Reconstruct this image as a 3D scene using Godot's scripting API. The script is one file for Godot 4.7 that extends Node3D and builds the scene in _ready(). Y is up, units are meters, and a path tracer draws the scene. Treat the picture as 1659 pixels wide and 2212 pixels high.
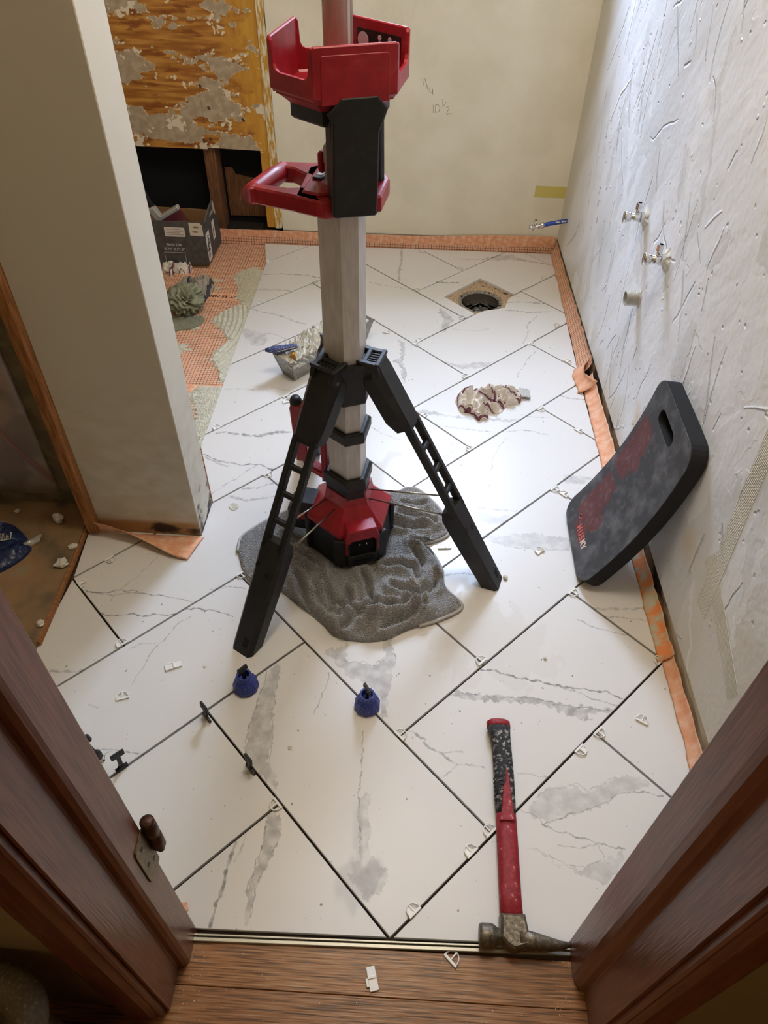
extends Node3D

const W := 0.2507          # tile width with its joint
const L := 0.5498          # tile length with its joint
const HID := Transform3D.IDENTITY
var M := {}
var names := {}
var rng := RandomNumberGenerator.new()
var fimg: Image
var fdark := PackedByteArray()
const FS := 2048
const FX0 := -0.86
const FX1 := 0.64
const FZ0 := -2.52
const FZ1 := 0.03


# ---------- mesh building ----------
class MB:
	var st := SurfaceTool.new()
	var uvf: Callable
	var has_uv := false
	func _init(f = null) -> void:
		st.begin(Mesh.PRIMITIVE_TRIANGLES)
		st.set_smooth_group(-1)
		if f != null:
			uvf = f
			has_uv = true
	func smooth(on: bool) -> void:
		st.set_smooth_group(0 if on else -1)
	func v(p: Vector3, uv = null) -> void:
		if uv != null:
			st.set_uv(uv)
		elif has_uv:
			st.set_uv(uvf.call(p))
		else:
			st.set_uv(Vector2(p.x, p.z))
		st.add_vertex(p)
	func tri(a: Vector3, b: Vector3, c: Vector3, ua = null, ub = null, uc = null) -> void:
		v(a, ua); v(c, uc); v(b, ub)
	func quad(a: Vector3, b: Vector3, c: Vector3, d: Vector3) -> void:
		tri(a, b, c); tri(a, c, d)
	# polygon in the xy of xf, pulled along its z, with chamfered rims
	func prism(poly: PackedVector2Array, xf: Transform3D, z0: float, z1: float, bev := 0.0) -> void:
		var p := PackedVector2Array(poly)
		if Geometry2D.is_polygon_clockwise(p):
			p.reverse()
		var inn := p
		if bev > 0.0:
			inn = MB.inset(p, bev)
		var n := p.size()
		var idx := Geometry2D.triangulate_polygon(inn)
		if idx.is_empty():
			inn = p
			idx = Geometry2D.triangulate_polygon(p)
		for i in range(0, idx.size(), 3):
			var a := inn[idx[i]]; var b := inn[idx[i + 1]]; var c := inn[idx[i + 2]]
			if (b - a).cross(c - a) < 0.0:
				var t := b; b = c; c = t
			tri(xf * Vector3(a.x, a.y, z1), xf * Vector3(b.x, b.y, z1), xf * Vector3(c.x, c.y, z1))
			tri(xf * Vector3(a.x, a.y, z0), xf * Vector3(c.x, c.y, z0), xf * Vector3(b.x, b.y, z0))
		var rings := [[p, z0, p, z1]]
		if bev > 0.0:
			rings = [[inn, z0, p, z0 + bev], [p, z0 + bev, p, z1 - bev], [p, z1 - bev, inn, z1]]
		for r in rings:
			for i in n:
				var j := (i + 1) % n
				quad(xf * Vector3(r[0][i].x, r[0][i].y, r[1]), xf * Vector3(r[0][j].x, r[0][j].y, r[1]), xf * Vector3(r[2][j].x, r[2][j].y, r[3]), xf * Vector3(r[2][i].x, r[2][i].y, r[3]))
	static func inset(p: PackedVector2Array, d: float) -> PackedVector2Array:
		var o := PackedVector2Array()
		var n := p.size()
		for i in n:
			var e0 := (p[i] - p[(i + n - 1) % n]).normalized()
			var e1 := (p[(i + 1) % n] - p[i]).normalized()
			var n0 := Vector2(-e0.y, e0.x); var n1 := Vector2(-e1.y, e1.x)
			var m := n0 + n1
			var k := m.length_squared()
			o.append(p[i] + m * (2.0 * d / maxf(k, 0.6)) if k > 0.01 else p[i])
		return o
	func box(xf: Transform3D, s: Vector3, bev := 0.0) -> void:
		var x := s.x / 2; var y := s.y / 2
		var c := bev
		var p: PackedVector2Array
		if c > 0.0:
			p = PackedVector2Array([Vector2(-x + c, -y), Vector2(x - c, -y), Vector2(x, -y + c), Vector2(x, y - c), Vector2(x - c, y), Vector2(-x + c, y), Vector2(-x, y - c), Vector2(-x, -y + c)])
		else:
			p = PackedVector2Array([Vector2(-x, -y), Vector2(x, -y), Vector2(x, y), Vector2(-x, y)])
		prism(p, xf, -s.z / 2, s.z / 2, bev)
	func aabb(a: Vector3, b: Vector3, bev := 0.0) -> void:
		box(Transform3D(Basis(), (a + b) / 2), (b - a).abs(), bev)
	# rings of equal point count joined
	func loft(rings: Array, closed := true, cap0 := true, cap1 := true) -> void:
		for k in rings.size() - 1:
			var a: PackedVector3Array = rings[k]; var b: PackedVector3Array = rings[k + 1]
			var n := a.size()
			for i in (n if closed else n - 1):
				var j := (i + 1) % n
				quad(a[i], a[j], b[j], b[i])
		if cap0: fan(rings[0], true)
		if cap1: fan(rings[-1], false)
	func fan(r: PackedVector3Array, rev: bool) -> void:
		var m := Vector3.ZERO
		for q in r: m += q
		m /= r.size()
		for i in r.size():
			var j := (i + 1) % r.size()
			if rev: tri(m, r[j], r[i])
			else: tri(m, r[i], r[j])
	func tube(pts: Array, rad, n := 8, capped := true, closed := false, flat := 1.0) -> void:
		var rings := []
		var up := Vector3.UP
		var prev := Vector3.ZERO
		var c := pts.size()
		for i in c:
			var d: Vector3
			if closed:
				d = (pts[(i + 1) % c] - pts[(i + c - 1) % c]).normalized()
			else:
				d = (pts[mini(i + 1, c - 1)] - pts[maxi(i - 1, 0)]).normalized()
			if prev == Vector3.ZERO:
				up = Vector3.UP if absf(d.y) < 0.9 else Vector3.RIGHT
			var s := d.cross(up).normalized()
			up = s.cross(d).normalized()
			prev = d
			var r: float = rad[i] if rad is Array else rad
			var ring := PackedVector3Array()
			for k in n:
				var t := TAU * k / n
				ring.append(pts[i] + (s * cos(t) + up * sin(t) * flat) * r)
			rings.append(ring)
		if closed:
			rings.append(rings[0])
		loft(rings, true, capped and not closed, capped and not closed)
	func lathe(xf: Transform3D, prof: Array, n := 20) -> void:   # prof: Vector2(radius, y) from bottom to top
		var rings := []
		for q in prof:
			var ring := PackedVector3Array()
			for k in n:
				var t := -TAU * k / n
				ring.append(xf * Vector3(cos(t) * q.x, q.y, sin(t) * q.x))
			rings.append(ring)
		loft(rings, true, prof[0].x > 0.0001, prof[-1].x > 0.0001)
	# a sheet with thickness: f(u, v) -> point; below = offset towards the back
	func sheet(nu: int, nv: int, f: Callable, back: Vector3) -> void:
		var g := []
		for i in nu + 1:
			for j in nv + 1:
				g.append(f.call(float(i) / nu, float(j) / nv))
		var at := func(i: int, j: int) -> Vector3: return g[i * (nv + 1) + j]
		for i in nu:
			for j in nv:
				var u0 := float(i) / nu; var u1 := float(i + 1) / nu; var v0 := float(j) / nv; var v1 := float(j + 1) / nv
				var a: Vector3 = at.call(i, j); var b: Vector3 = at.call(i + 1, j); var c: Vector3 = at.call(i + 1, j + 1); var d: Vector3 = at.call(i, j + 1)
				var A := Vector2(u0, v0); var B := Vector2(u1, v0); var C := Vector2(u1, v1); var D := Vector2(u0, v1)
				tri(a, b, c, A, B, C); tri(a, c, d, A, C, D)
				tri(a + back, c + back, b + back, A, C, B); tri(a + back, d + back, c + back, A, D, C)
		for i in nu:
			for e in [0, nv]:
				var a: Vector3 = at.call(i, e); var b: Vector3 = at.call(i + 1, e)
				var q := Vector2(float(i) / nu, float(e) / nv)
				if e == 0: tri(a, a + back, b + back, q, q, q); tri(a, b + back, b, q, q, q)
				else: tri(a, b + back, a + back, q, q, q); tri(a, b, b + back, q, q, q)
		for j in nv:
			for e in [0, nu]:
				var a: Vector3 = at.call(e, j); var b: Vector3 = at.call(e, j + 1)
				var q := Vector2(float(e) / nu, float(j) / nv)
				if e == 0: tri(a, b + back, a + back, q, q, q); tri(a, b, b + back, q, q, q)
				else: tri(a, a + back, b + back, q, q, q); tri(a, b + back, b, q, q, q)
	func done() -> ArrayMesh:
		st.generate_normals()
		return st.commit()


# ---------- naming ----------
func numbered(n: String) -> String:
	if not names.has(n):
		names[n] = 0
		return n
	names[n] += 1
	return "%s_%03d" % [n, names[n]]

func tag(o: Node3D, label: String, cat := "", group := "") -> Node3D:
	if label: o.set_meta("label", label)
	if cat: o.set_meta("category", cat)
	if group: o.set_meta("group", group)
	return o

func thing(called: String, label: String, cat: String, at := Vector3.ZERO, turn := 0.0, group := "") -> Node3D:
	var o := Node3D.new()
	o.name = numbered(called)
	add_child(o)
	o.position = at
	o.rotation.y = turn
	return tag(o, label, cat, group)

func part(called: String, mb, mat: Material, parent: Node3D, label := "") -> MeshInstance3D:
	var o := MeshInstance3D.new()
	o.mesh = mb.done() if mb is MB else mb
	o.name = called
	o.material_override = mat
	parent.add_child(o, true)
	if label: o.set_meta("label", label)
	return o

func solo(called: String, mb, mat: Material, label: String, cat: String, group := "") -> MeshInstance3D:
	var o := part(numbered(called), mb, mat, self)
	tag(o, label, cat, group)
	return o

func struct(called: String, mb, mat: Material) -> MeshInstance3D:
	var o := part(called, mb, mat, self)
	o.set_meta("kind", "structure")
	return o

func frame(x: Vector3, y: Vector3, at: Vector3) -> Transform3D:   # right-handed frame with x and about y
	x = x.normalized()
	var z := x.cross(y).normalized()
	return Transform3D(Basis(x, z.cross(x), z), at)

func pv(a: Array) -> PackedVector2Array:
	var o := PackedVector2Array()
	for i in range(0, a.size(), 2):
		o.append(Vector2(a[i], a[i + 1]))
	return o

# level polygon (x, z pairs) as a slab from y0 to y1
func slab(mb: MB, poly: PackedVector2Array, y0: float, y1: float, bev := 0.0) -> void:
	var q := PackedVector2Array()
	for p in poly: q.append(Vector2(p.x, -p.y))
	mb.prism(q, Transform3D(Basis(Vector3.RIGHT, Vector3(0, 0, -1), Vector3.UP), Vector3.ZERO), y0, y1, bev)

# lettering bent onto any surface by a map from flat letter space (x right, y up, z out, metres)
func letters(text: String, size: float, depth: float, bold: bool, place: Callable, from_left := false) -> ArrayMesh:
	var t := TextMesh.new()
	var f := SystemFont.new()
	f.font_names = PackedStringArray(["Droid Sans"])
	if bold: f.font_weight = 700
	t.font = f
	t.text = text
	t.font_size = 48
	t.pixel_size = size / 48.0
	t.depth = depth
	t.curve_step = 1.0
	if from_left: t.horizontal_alignment = HORIZONTAL_ALIGNMENT_LEFT
	var arr := t.get_mesh_arrays()
	var out := SurfaceTool.new()
	out.begin(Mesh.PRIMITIVE_TRIANGLES)
	out.set_smooth_group(-1)
	var vs: PackedVector3Array = arr[Mesh.ARRAY_VERTEX]
	var ix = arr[Mesh.ARRAY_INDEX]
	if ix == null or ix.size() == 0: ix = range(vs.size())
	for i in ix:
		out.set_uv(Vector2.ZERO)
		out.add_vertex(place.call(vs[i]))
	out.generate_normals()
	return out.commit()


# ---------- materials ----------
func c8(r: int, g: int, b: int) -> Color:
	return Color8(r, g, b)

func mat(c: Color, rough := 0.6, metal := 0.0) -> StandardMaterial3D:
	var m := StandardMaterial3D.new()
	m.albedo_color = c
	m.roughness = rough
	m.metallic = metal
	m.cull_mode = BaseMaterial3D.CULL_DISABLED
	return m

func noise(freq: float, kind := FastNoiseLite.TYPE_SIMPLEX_SMOOTH, oct := 4, sd := 1) -> FastNoiseLite:
	var n := FastNoiseLite.new()
	n.noise_type = kind
	n.frequency = freq
	n.fractal_octaves = oct
	n.seed = sd
	return n

func ntex(freq: float, sd: int, ramp = null, size := 256, kind := FastNoiseLite.TYPE_SIMPLEX_SMOOTH, oct := 4) -> NoiseTexture2D:
	var t := NoiseTexture2D.new()
	t.width = size; t.height = size
	t.seamless = true
	t.noise = noise(freq, kind, oct, sd)
	if ramp != null:
		var g := Gradient.new()
		var offs := PackedFloat32Array(); var cols := PackedColorArray()
		for q in ramp: offs.append(q[0]); cols.append(q[1])
		g.offsets = offs; g.colors = cols
		t.color_ramp = g
	return t

# triplanar material: mottled colour and a fine relief
func tmat(ramp: Array, rough: float, per_m: Vector3, freq := 0.02, sd := 1, relief := 0.0, rfreq := 0.05, metal := 0.0, world := false) -> StandardMaterial3D:
	var m := mat(Color.WHITE, rough, metal)
	m.albedo_texture = ntex(freq, sd, ramp)
	m.uv1_triplanar = true
	m.uv1_world_triplanar = world
	m.uv1_scale = per_m
	if relief > 0.0:
		m.heightmap_enabled = true
		m.heightmap_scale = relief
		m.heightmap_texture = ntex(rfreq, sd + 7)
	return m

func itex(im: Image) -> ImageTexture:
	im.generate_mipmaps()
	return ImageTexture.create_from_image(im)

# paint tools on small images; coordinates in metres through (x0, y0, size)
func paint_poly(im: Image, poly: PackedVector2Array, c: Color, a: float, rough := 0.0, nz: FastNoiseLite = null) -> void:
	var lo := poly[0]; var hi := poly[0]
	for p in poly:
		lo = lo.min(p); hi = hi.max(p)
	var pad := rough * 1.5
	for y in range(maxi(0, int(lo.y - pad)), mini(im.get_height(), int(hi.y + pad) + 1)):
		for x in range(maxi(0, int(lo.x - pad)), mini(im.get_width(), int(hi.x + pad) + 1)):
			var q := Vector2(x + 0.5, y + 0.5)
			if nz: q += Vector2(nz.get_noise_2d(x, y), nz.get_noise_2d(x + 500, y)) * rough
			if Geometry2D.is_point_in_polygon(q, poly):
				im.set_pixel(x, y, im.get_pixel(x, y).lerp(c, a))

func paint_line(im: Image, a: Vector2, b: Vector2, w: float, c: Color, al: float) -> void:
	var n := int(a.distance_to(b) / maxf(0.5, w * 0.4)) + 1
	for i in n + 1:
		var p := a.lerp(b, float(i) / n)
		var r := w / 2
		for y in range(int(p.y - r), int(p.y + r) + 1):
			for x in range(int(p.x - r), int(p.x + r) + 1):
				if x >= 0 and y >= 0 and x < im.get_width() and y < im.get_height() and Vector2(x, y).distance_to(p) <= r + 0.4:
					im.set_pixel(x, y, im.get_pixel(x, y).lerp(c, al))

func fpx(x: float, z: float) -> Vector2:
	return Vector2((x - FX0) / (FX1 - FX0) * FS, (z - FZ0) / (FZ1 - FZ0) * FS)

func fstain(x: int, y: int, d: float) -> void:
	if x < 0 or y < 0 or x >= FS or y >= FS: return
	var v := int(clampf(d, 0, 1) * 255)
	var k := y * FS + x
	if v <= fdark[k]: return
	fdark[k] = v
	fimg.set_pixel(x, y, Color8(220, 217, 212).lerp(Color8(104, 104, 101), d))

func vein(w_mm: float, tone: float, a: Array) -> void:
	var nz := noise(1.0, FastNoiseLite.TYPE_SIMPLEX, 3, int(absf(a[0]) + absf(a[1])))
	var pts := []
	for i in range(0, a.size(), 2): pts.append(Vector2(a[i], a[i + 1]) / 1000.0)
	var s := 0.0
	for i in pts.size() - 1:
		var p0: Vector2 = pts[i]; var p1: Vector2 = pts[i + 1]
		var n := int(p0.distance_to(p1) / 0.0007) + 1
		var side := (p1 - p0).normalized().orthogonal()
		for k in n:
			var t := float(k) / n
			s += 0.0007
			var p := p0.lerp(p1, t) + side * (nz.get_noise_1d(s * 24.0) * 0.0035 + nz.get_noise_1d(s * 110.0 + 40.0) * 0.0009)
			var ww := w_mm * 1.2 / 1000.0 * (0.75 + 0.9 * nz.get_noise_1d(s * 60.0 + 90.0))
			var tn := tone * 1.35 * (0.8 + 0.6 * nz.get_noise_1d(s * 45.0 + 300.0))
			var q := fpx(p.x, p.y)
			var rx := maxf(0.6, ww / 2 / (FX1 - FX0) * FS)
			var ry := maxf(0.5, ww / 2 / (FZ1 - FZ0) * FS)
			for y in range(int(q.y - ry), int(q.y + ry) + 1):
				for x in range(int(q.x - rx), int(q.x + rx) + 1):
					var dd := Vector2((x - q.x) / rx, (y - q.y) / ry).length()
					fstain(x, y, tn * clampf(1.5 - dd * 0.9, 0, 1))

func band(tone: float, a: Array) -> void:
	var nz := noise(0.02, FastNoiseLite.TYPE_SIMPLEX, 4, int(absf(a[0])))
	var poly := PackedVector2Array()
	for i in range(0, a.size(), 2): poly.append(fpx(a[i] / 1000.0, a[i + 1] / 1000.0))
	var lo := poly[0]; var hi := poly[0]
	for p in poly: lo = lo.min(p); hi = hi.max(p)
	for y in range(int(lo.y) - 4, int(hi.y) + 5):
		for x in range(int(lo.x) - 6, int(hi.x) + 7):
			var q := Vector2(x + nz.get_noise_2d(x * 1.5, y * 2.6) * 9, y + nz.get_noise_2d(x * 1.5 + 700, y * 2.6) * 6)
			if Geometry2D.is_point_in_polygon(q, poly):
				fstain(x, y, tone * 0.95 * (0.75 + 0.7 * nz.get_noise_2d(x * 0.9, y * 1.6)))


func _ready() -> void:
	rng.seed = 7
	# ----- camera -----
	var cam := Camera3D.new()
	cam.name = "camera"
	cam.fov = 70.631
	cam.near = 0.02
	var yaw := 0.0355; var pitch := -0.7905; var roll := 0.0227
	cam.basis = Basis(Vector3.UP, yaw) * Basis(Vector3.RIGHT, pitch) * Basis(Vector3.BACK, roll)
	cam.position = Vector3(-0.01346, 1.32404, 0.3341)
	add_child(cam)
	cam.current = true
	# ----- sky and exposure -----
	var env := Environment.new()
	env.background_mode = Environment.BG_COLOR
	env.background_color = Color8(196, 216, 246)
	env.background_energy_multiplier = 5.0
	env.ambient_light_source = Environment.AMBIENT_SOURCE_DISABLED
	env.tonemap_mode = Environment.TONE_MAPPER_LINEAR
	env.tonemap_exposure = 0.96
	env.sdfgi_enabled = true
	env.ssao_enabled = true
	env.ssil_enabled = true
	var we := WorldEnvironment.new()
	we.name = "environment"
	we.environment = env
	add_child(we)
	# ----- daylight that comes in at the window of the back wall -----
	var day := AreaLight3D.new()
	day.name = "daylight"
	day.area_size = Vector2(2.2, 1.3)
	day.light_color = Color8(200, 221, 255)
	day.light_energy = 76.0
	day.area_range = 12.0
	day.shadow_enabled = true
	day.look_at_from_position(Vector3(0.12, 2.85, -3.65), Vector3(0.15, 1.2, -2.2))
	add_child(day)
	# ----- warm room lamp -----
	var lamp := OmniLight3D.new()
	lamp.name = "ceiling_lamp_light"
	lamp.position = Vector3(-0.02, 2.27, -0.85)
	lamp.light_color = Color8(255, 243, 224)
	lamp.light_energy = 1.0
	lamp.light_size = 0.2
	lamp.omni_range = 8.0
	lamp.shadow_enabled = true
	add_child(lamp)
	# ----- dim lamp in the hall behind the camera -----
	var hl := OmniLight3D.new()
	hl.name = "hall_lamp_light"
	hl.position = Vector3(-0.6, 2.25, 1.15)
	hl.light_color = Color8(255, 220, 172)
	hl.light_energy = 0.3
	hl.light_size = 0.1
	hl.omni_range = 8.0
	hl.shadow_enabled = true
	add_child(hl)
	materials()
	setting()
	tiles()
	tower()
	soft_things()
	kneeling_pad()
	hammer()
	membranes()
	mortar()
	alcove_floor()
	clips()
	posts()
	tile_box()
	mud_pan()
	pipes()
	drain()
	odds()

func materials() -> void:
	M.cream = tmat([[0.2, c8(222, 215, 193)], [0.5, c8(227, 220, 199)], [0.85, c8(231, 225, 205)]], 0.75, Vector3(1.3, 1.3, 1.3), 0.012, 3, 0.06, 0.12, 0.0, true)
	M.partition = tmat([[0.25, c8(200, 192, 172)], [0.55, c8(210, 203, 184)], [0.85, c8(216, 209, 190)]], 0.6, Vector3(1.6, 1.6, 1.6), 0.014, 5, 0.05, 0.1, 0.0, true)
	M.plainwall = mat(c8(205, 196, 170), 0.8)
	M.ceiling = mat(c8(226, 222, 212), 0.9)
	M.hall = mat(c8(150, 132, 96), 0.8)
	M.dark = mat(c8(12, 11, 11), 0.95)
	M.white_plastic = mat(c8(236, 234, 228), 0.35)
	M.black_plastic = tmat([[0.3, c8(17, 17, 18)], [0.6, c8(24, 24, 25)], [0.85, c8(38, 37, 36)]], 0.52, Vector3(5, 5, 5), 0.02, 9, 0.03, 0.3)
	M.red = tmat([[0.3, c8(152, 20, 34)], [0.7, c8(170, 28, 42)], [0.9, c8(176, 56, 62)]], 0.38, Vector3(6, 6, 6), 0.015, 12, 0.02, 0.3)
	M.alu = tmat([[0.2, c8(196, 191, 186)], [0.8, c8(214, 210, 206)]], 0.5, Vector3(8, 1.2, 8), 0.05, 13, 0.0, 0.1, 0.3)
	M.steel = mat(c8(170, 164, 152), 0.28, 0.95)
	M.chrome = mat(c8(225, 225, 225), 0.09, 1.0)
	M.mortar = tmat([[0.2, c8(190, 186, 164)], [0.6, c8(208, 204, 184)], [0.9, c8(220, 217, 200)]], 0.9, Vector3(9, 9, 9), 0.02, 21, 0.15, 0.08)
	M.plaster = tmat([[0.2, c8(196, 190, 176)], [0.8, c8(226, 221, 208)]], 0.85, Vector3(9, 9, 9), 0.02, 22, 0.1, 0.06)
	M.jamb = wood_material(c8(102, 58, 42), c8(124, 76, 58), Vector3(9, 0.5, 9), 0.3, 31)
	M.stud = wood_material(c8(132, 82, 40), c8(170, 114, 62), Vector3(9, 0.8, 9), 0.6, 32)
	M.darkstud = wood_material(c8(92, 58, 32), c8(126, 84, 50), Vector3(9, 0.8, 9), 0.8, 33)
	M.ply = tmat([[0.15, c8(92, 80, 62)], [0.4, c8(132, 106, 76)], [0.65, c8(150, 116, 80)], [0.9, c8(142, 126, 98)]], 0.75, Vector3(1.6, 1.6, 1.6), 0.012, 34, 0.05, 0.15, 0.0, true)
	M.plyedge = wood_material(c8(136, 86, 46), c8(164, 108, 60), Vector3(1, 9, 9), 0.7, 35)

func wood_material(a: Color, b: Color, scale: Vector3, rough: float, sd: int) -> StandardMaterial3D:
	var m := tmat([[0.25, a], [0.5, a.lerp(b, 0.55)], [0.75, b]], rough, scale, 0.05, sd, 0.02, 0.1)
	return m

func room_poly() -> PackedVector2Array:
	return pv([-0.787, -0.515, -0.775, -0.71, -0.79, -0.868, -0.508, -0.862, -0.507, -0.985, -0.588, -1.2, -0.588, -2.3, -0.62, -2.47, -0.76, -2.468, 0.536, -2.478, 0.529, -1.588, 0.534, -1.208, 0.566, -0.545, 0.588, -0.12, 0.5, -0.01, -0.5, 0.004, -0.787, -0.2])

func tiles() -> void:
	# the printed marble, drawn once for the whole floor; every tile shows its own part of it
	var nimg := noise(0.006, FastNoiseLite.TYPE_SIMPLEX_SMOOTH, 4, 5).get_image(FS, FS, false, false, false)
	fimg = Image.create(FS, FS, false, Image.FORMAT_RGB8)
	fimg.fill(Color8(220, 217, 212))
	fdark.resize(FS * FS)
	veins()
	for i in 900:
		var q := Vector2(rng.randf() * FS, rng.randf() * FS)
		var s := rng.randf()
		paint_line(fimg, q, q + Vector2(rng.randf_range(-3, 3), rng.randf_range(-2, 2)) * (1.0 if s > 0.8 else 0.2), 1.0 if s < 0.9 else 2.2, Color8(120, 112, 98), rng.randf_range(0.25, 0.8))
	var rimg := Image.create(512, 512, false, Image.FORMAT_RGBF)
	var nz := noise(0.012, FastNoiseLite.TYPE_SIMPLEX_SMOOTH, 4, 8)
	for y in 512:
		for x in 512:
			var r := 0.33 + 0.03 * nz.get_noise_2d(x, y)
			rimg.set_pixel(x, y, Color(r, r, r))
	var edge := noise(0.05, FastNoiseLite.TYPE_SIMPLEX, 4, 9)
	for a in [[-0.2, -1.16, 0.0, -1.2, 0.16, -1.02, 0.2, -0.82, 0.12, -0.72, 0.3, -0.66, 0.33, -0.5, 0.1, -0.5, 0.0, -0.75, -0.05, -0.95]]:
		var poly := PackedVector2Array()
		for i in range(0, a.size(), 2): poly.append(fpx(a[i], a[i + 1]) / 4.0)
		paint_poly(rimg, poly, Color(0.09, 0.09, 0.09), 0.92, 14.0, edge)
	var clean := PackedVector2Array()
	for q in [[-0.075, -0.215], [-0.055, -0.225], [-0.052, -0.12], [-0.02, -0.1], [-0.03, -0.06], [-0.062, -0.045], [-0.1, -0.08], [-0.09, -0.1], [-0.07, -0.115]]: clean.append(fpx(q[0], q[1]) / 4.0)
	paint_poly(rimg, clean, Color(0.8, 0.8, 0.8), 0.95, 5.0, edge)
	var m := mat(Color.WHITE, 1.0)
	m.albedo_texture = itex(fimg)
	m.roughness_texture = itex(rimg)
	m.metallic_specular = 0.42
	M.tile = m
	var fuv := func(p: Vector3) -> Vector2: return Vector2((p.x - FX0) / (FX1 - FX0), (p.z - FZ0) / (FZ1 - FZ0))
	var room := room_poly()
	var drain := pv([0.103, -2.098, 0.241, -2.25, 0.362, -2.138, 0.337, -2.101, 0.32, -2.037, 0.245, -2.011, 0.211, -1.983])
	var floor_node := Node3D.new()
	floor_node.name = "floor"
	floor_node.set_meta("kind", "structure")
	add_child(floor_node)
	var sub := MB.new()
	var pit := PackedVector2Array()
	for k in 24: pit.append(Vector2(0.235 + cos(TAU * k / 24.0) * 0.081, -2.088 + sin(TAU * k / 24.0) * 0.081))
	for half in [pv([-1.8, 0.02, -1.8, -2.6, 0.235, -2.6, 0.235, 0.02]), pv([0.235, 0.02, 0.235, -2.6, 0.66, -2.6, 0.66, 0.02])]:
		for q in Geometry2D.clip_polygons(half, pit): slab(sub, q, -0.06, -0.0115)
	part("subfloor", sub, mat(c8(78, 66, 54), 0.9), floor_node)
	var g := 0.0023
	var r2 := sqrt(0.5)
	var todo := []
	for k in range(-6, 12):
		for m2 in range(-4, 4):
			var bu := k * W + m2 * L; var bv := k * W - m2 * L
			todo.append([bu, bv, bu + W, bv + L])
			todo.append([bu + W, bv, bu + W + L, bv + W])
	for t in todo:
		var q := PackedVector2Array()
		for c in [[t[0] + g, t[1] + g], [t[2] - g, t[1] + g], [t[2] - g, t[3] - g], [t[0] + g, t[3] - g]]:
			q.append(Vector2((c[0] - c[1]) * r2, -(c[0] + c[1]) * r2))
		for piece in Geometry2D.intersect_polygons(q, room):
			var bits := Geometry2D.clip_polygons(piece, drain)
			for b in bits:
				if b.size() < 3: continue
				var area := 0.0
				for i in b.size(): area += b[i].cross(b[(i + 1) % b.size()])
				if absf(area) < 0.001: continue
				var mb := MB.new(fuv)
				slab(mb, b, -0.0095, rng.randf_range(-0.0005, 0.0003), 0.0006)
				part("tile", mb, M.tile, floor_node)

func grid_texture(w: int, h: int, base: Color, line: Color, nx: int, ny: int) -> Image:
	var im := Image.create(w, h, false, Image.FORMAT_RGB8)
	var nz := noise(0.02, FastNoiseLite.TYPE_SIMPLEX_SMOOTH, 4, 44)
	for y in h:
		for x in w:
			var n := nz.get_noise_2d(x, y)
			im.set_pixel(x, y, base.lerp(Color8(236, 208, 180), clampf(n * 1.1, 0, 0.45)))
	for i in nx:
		im.fill_rect(Rect2i(i * w / nx, 0, 2 if i % 5 else 3, h), line)
	for j in ny:
		im.fill_rect(Rect2i(0, j * h / ny, w, 2 if j % 5 else 3), line)
	return im

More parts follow.
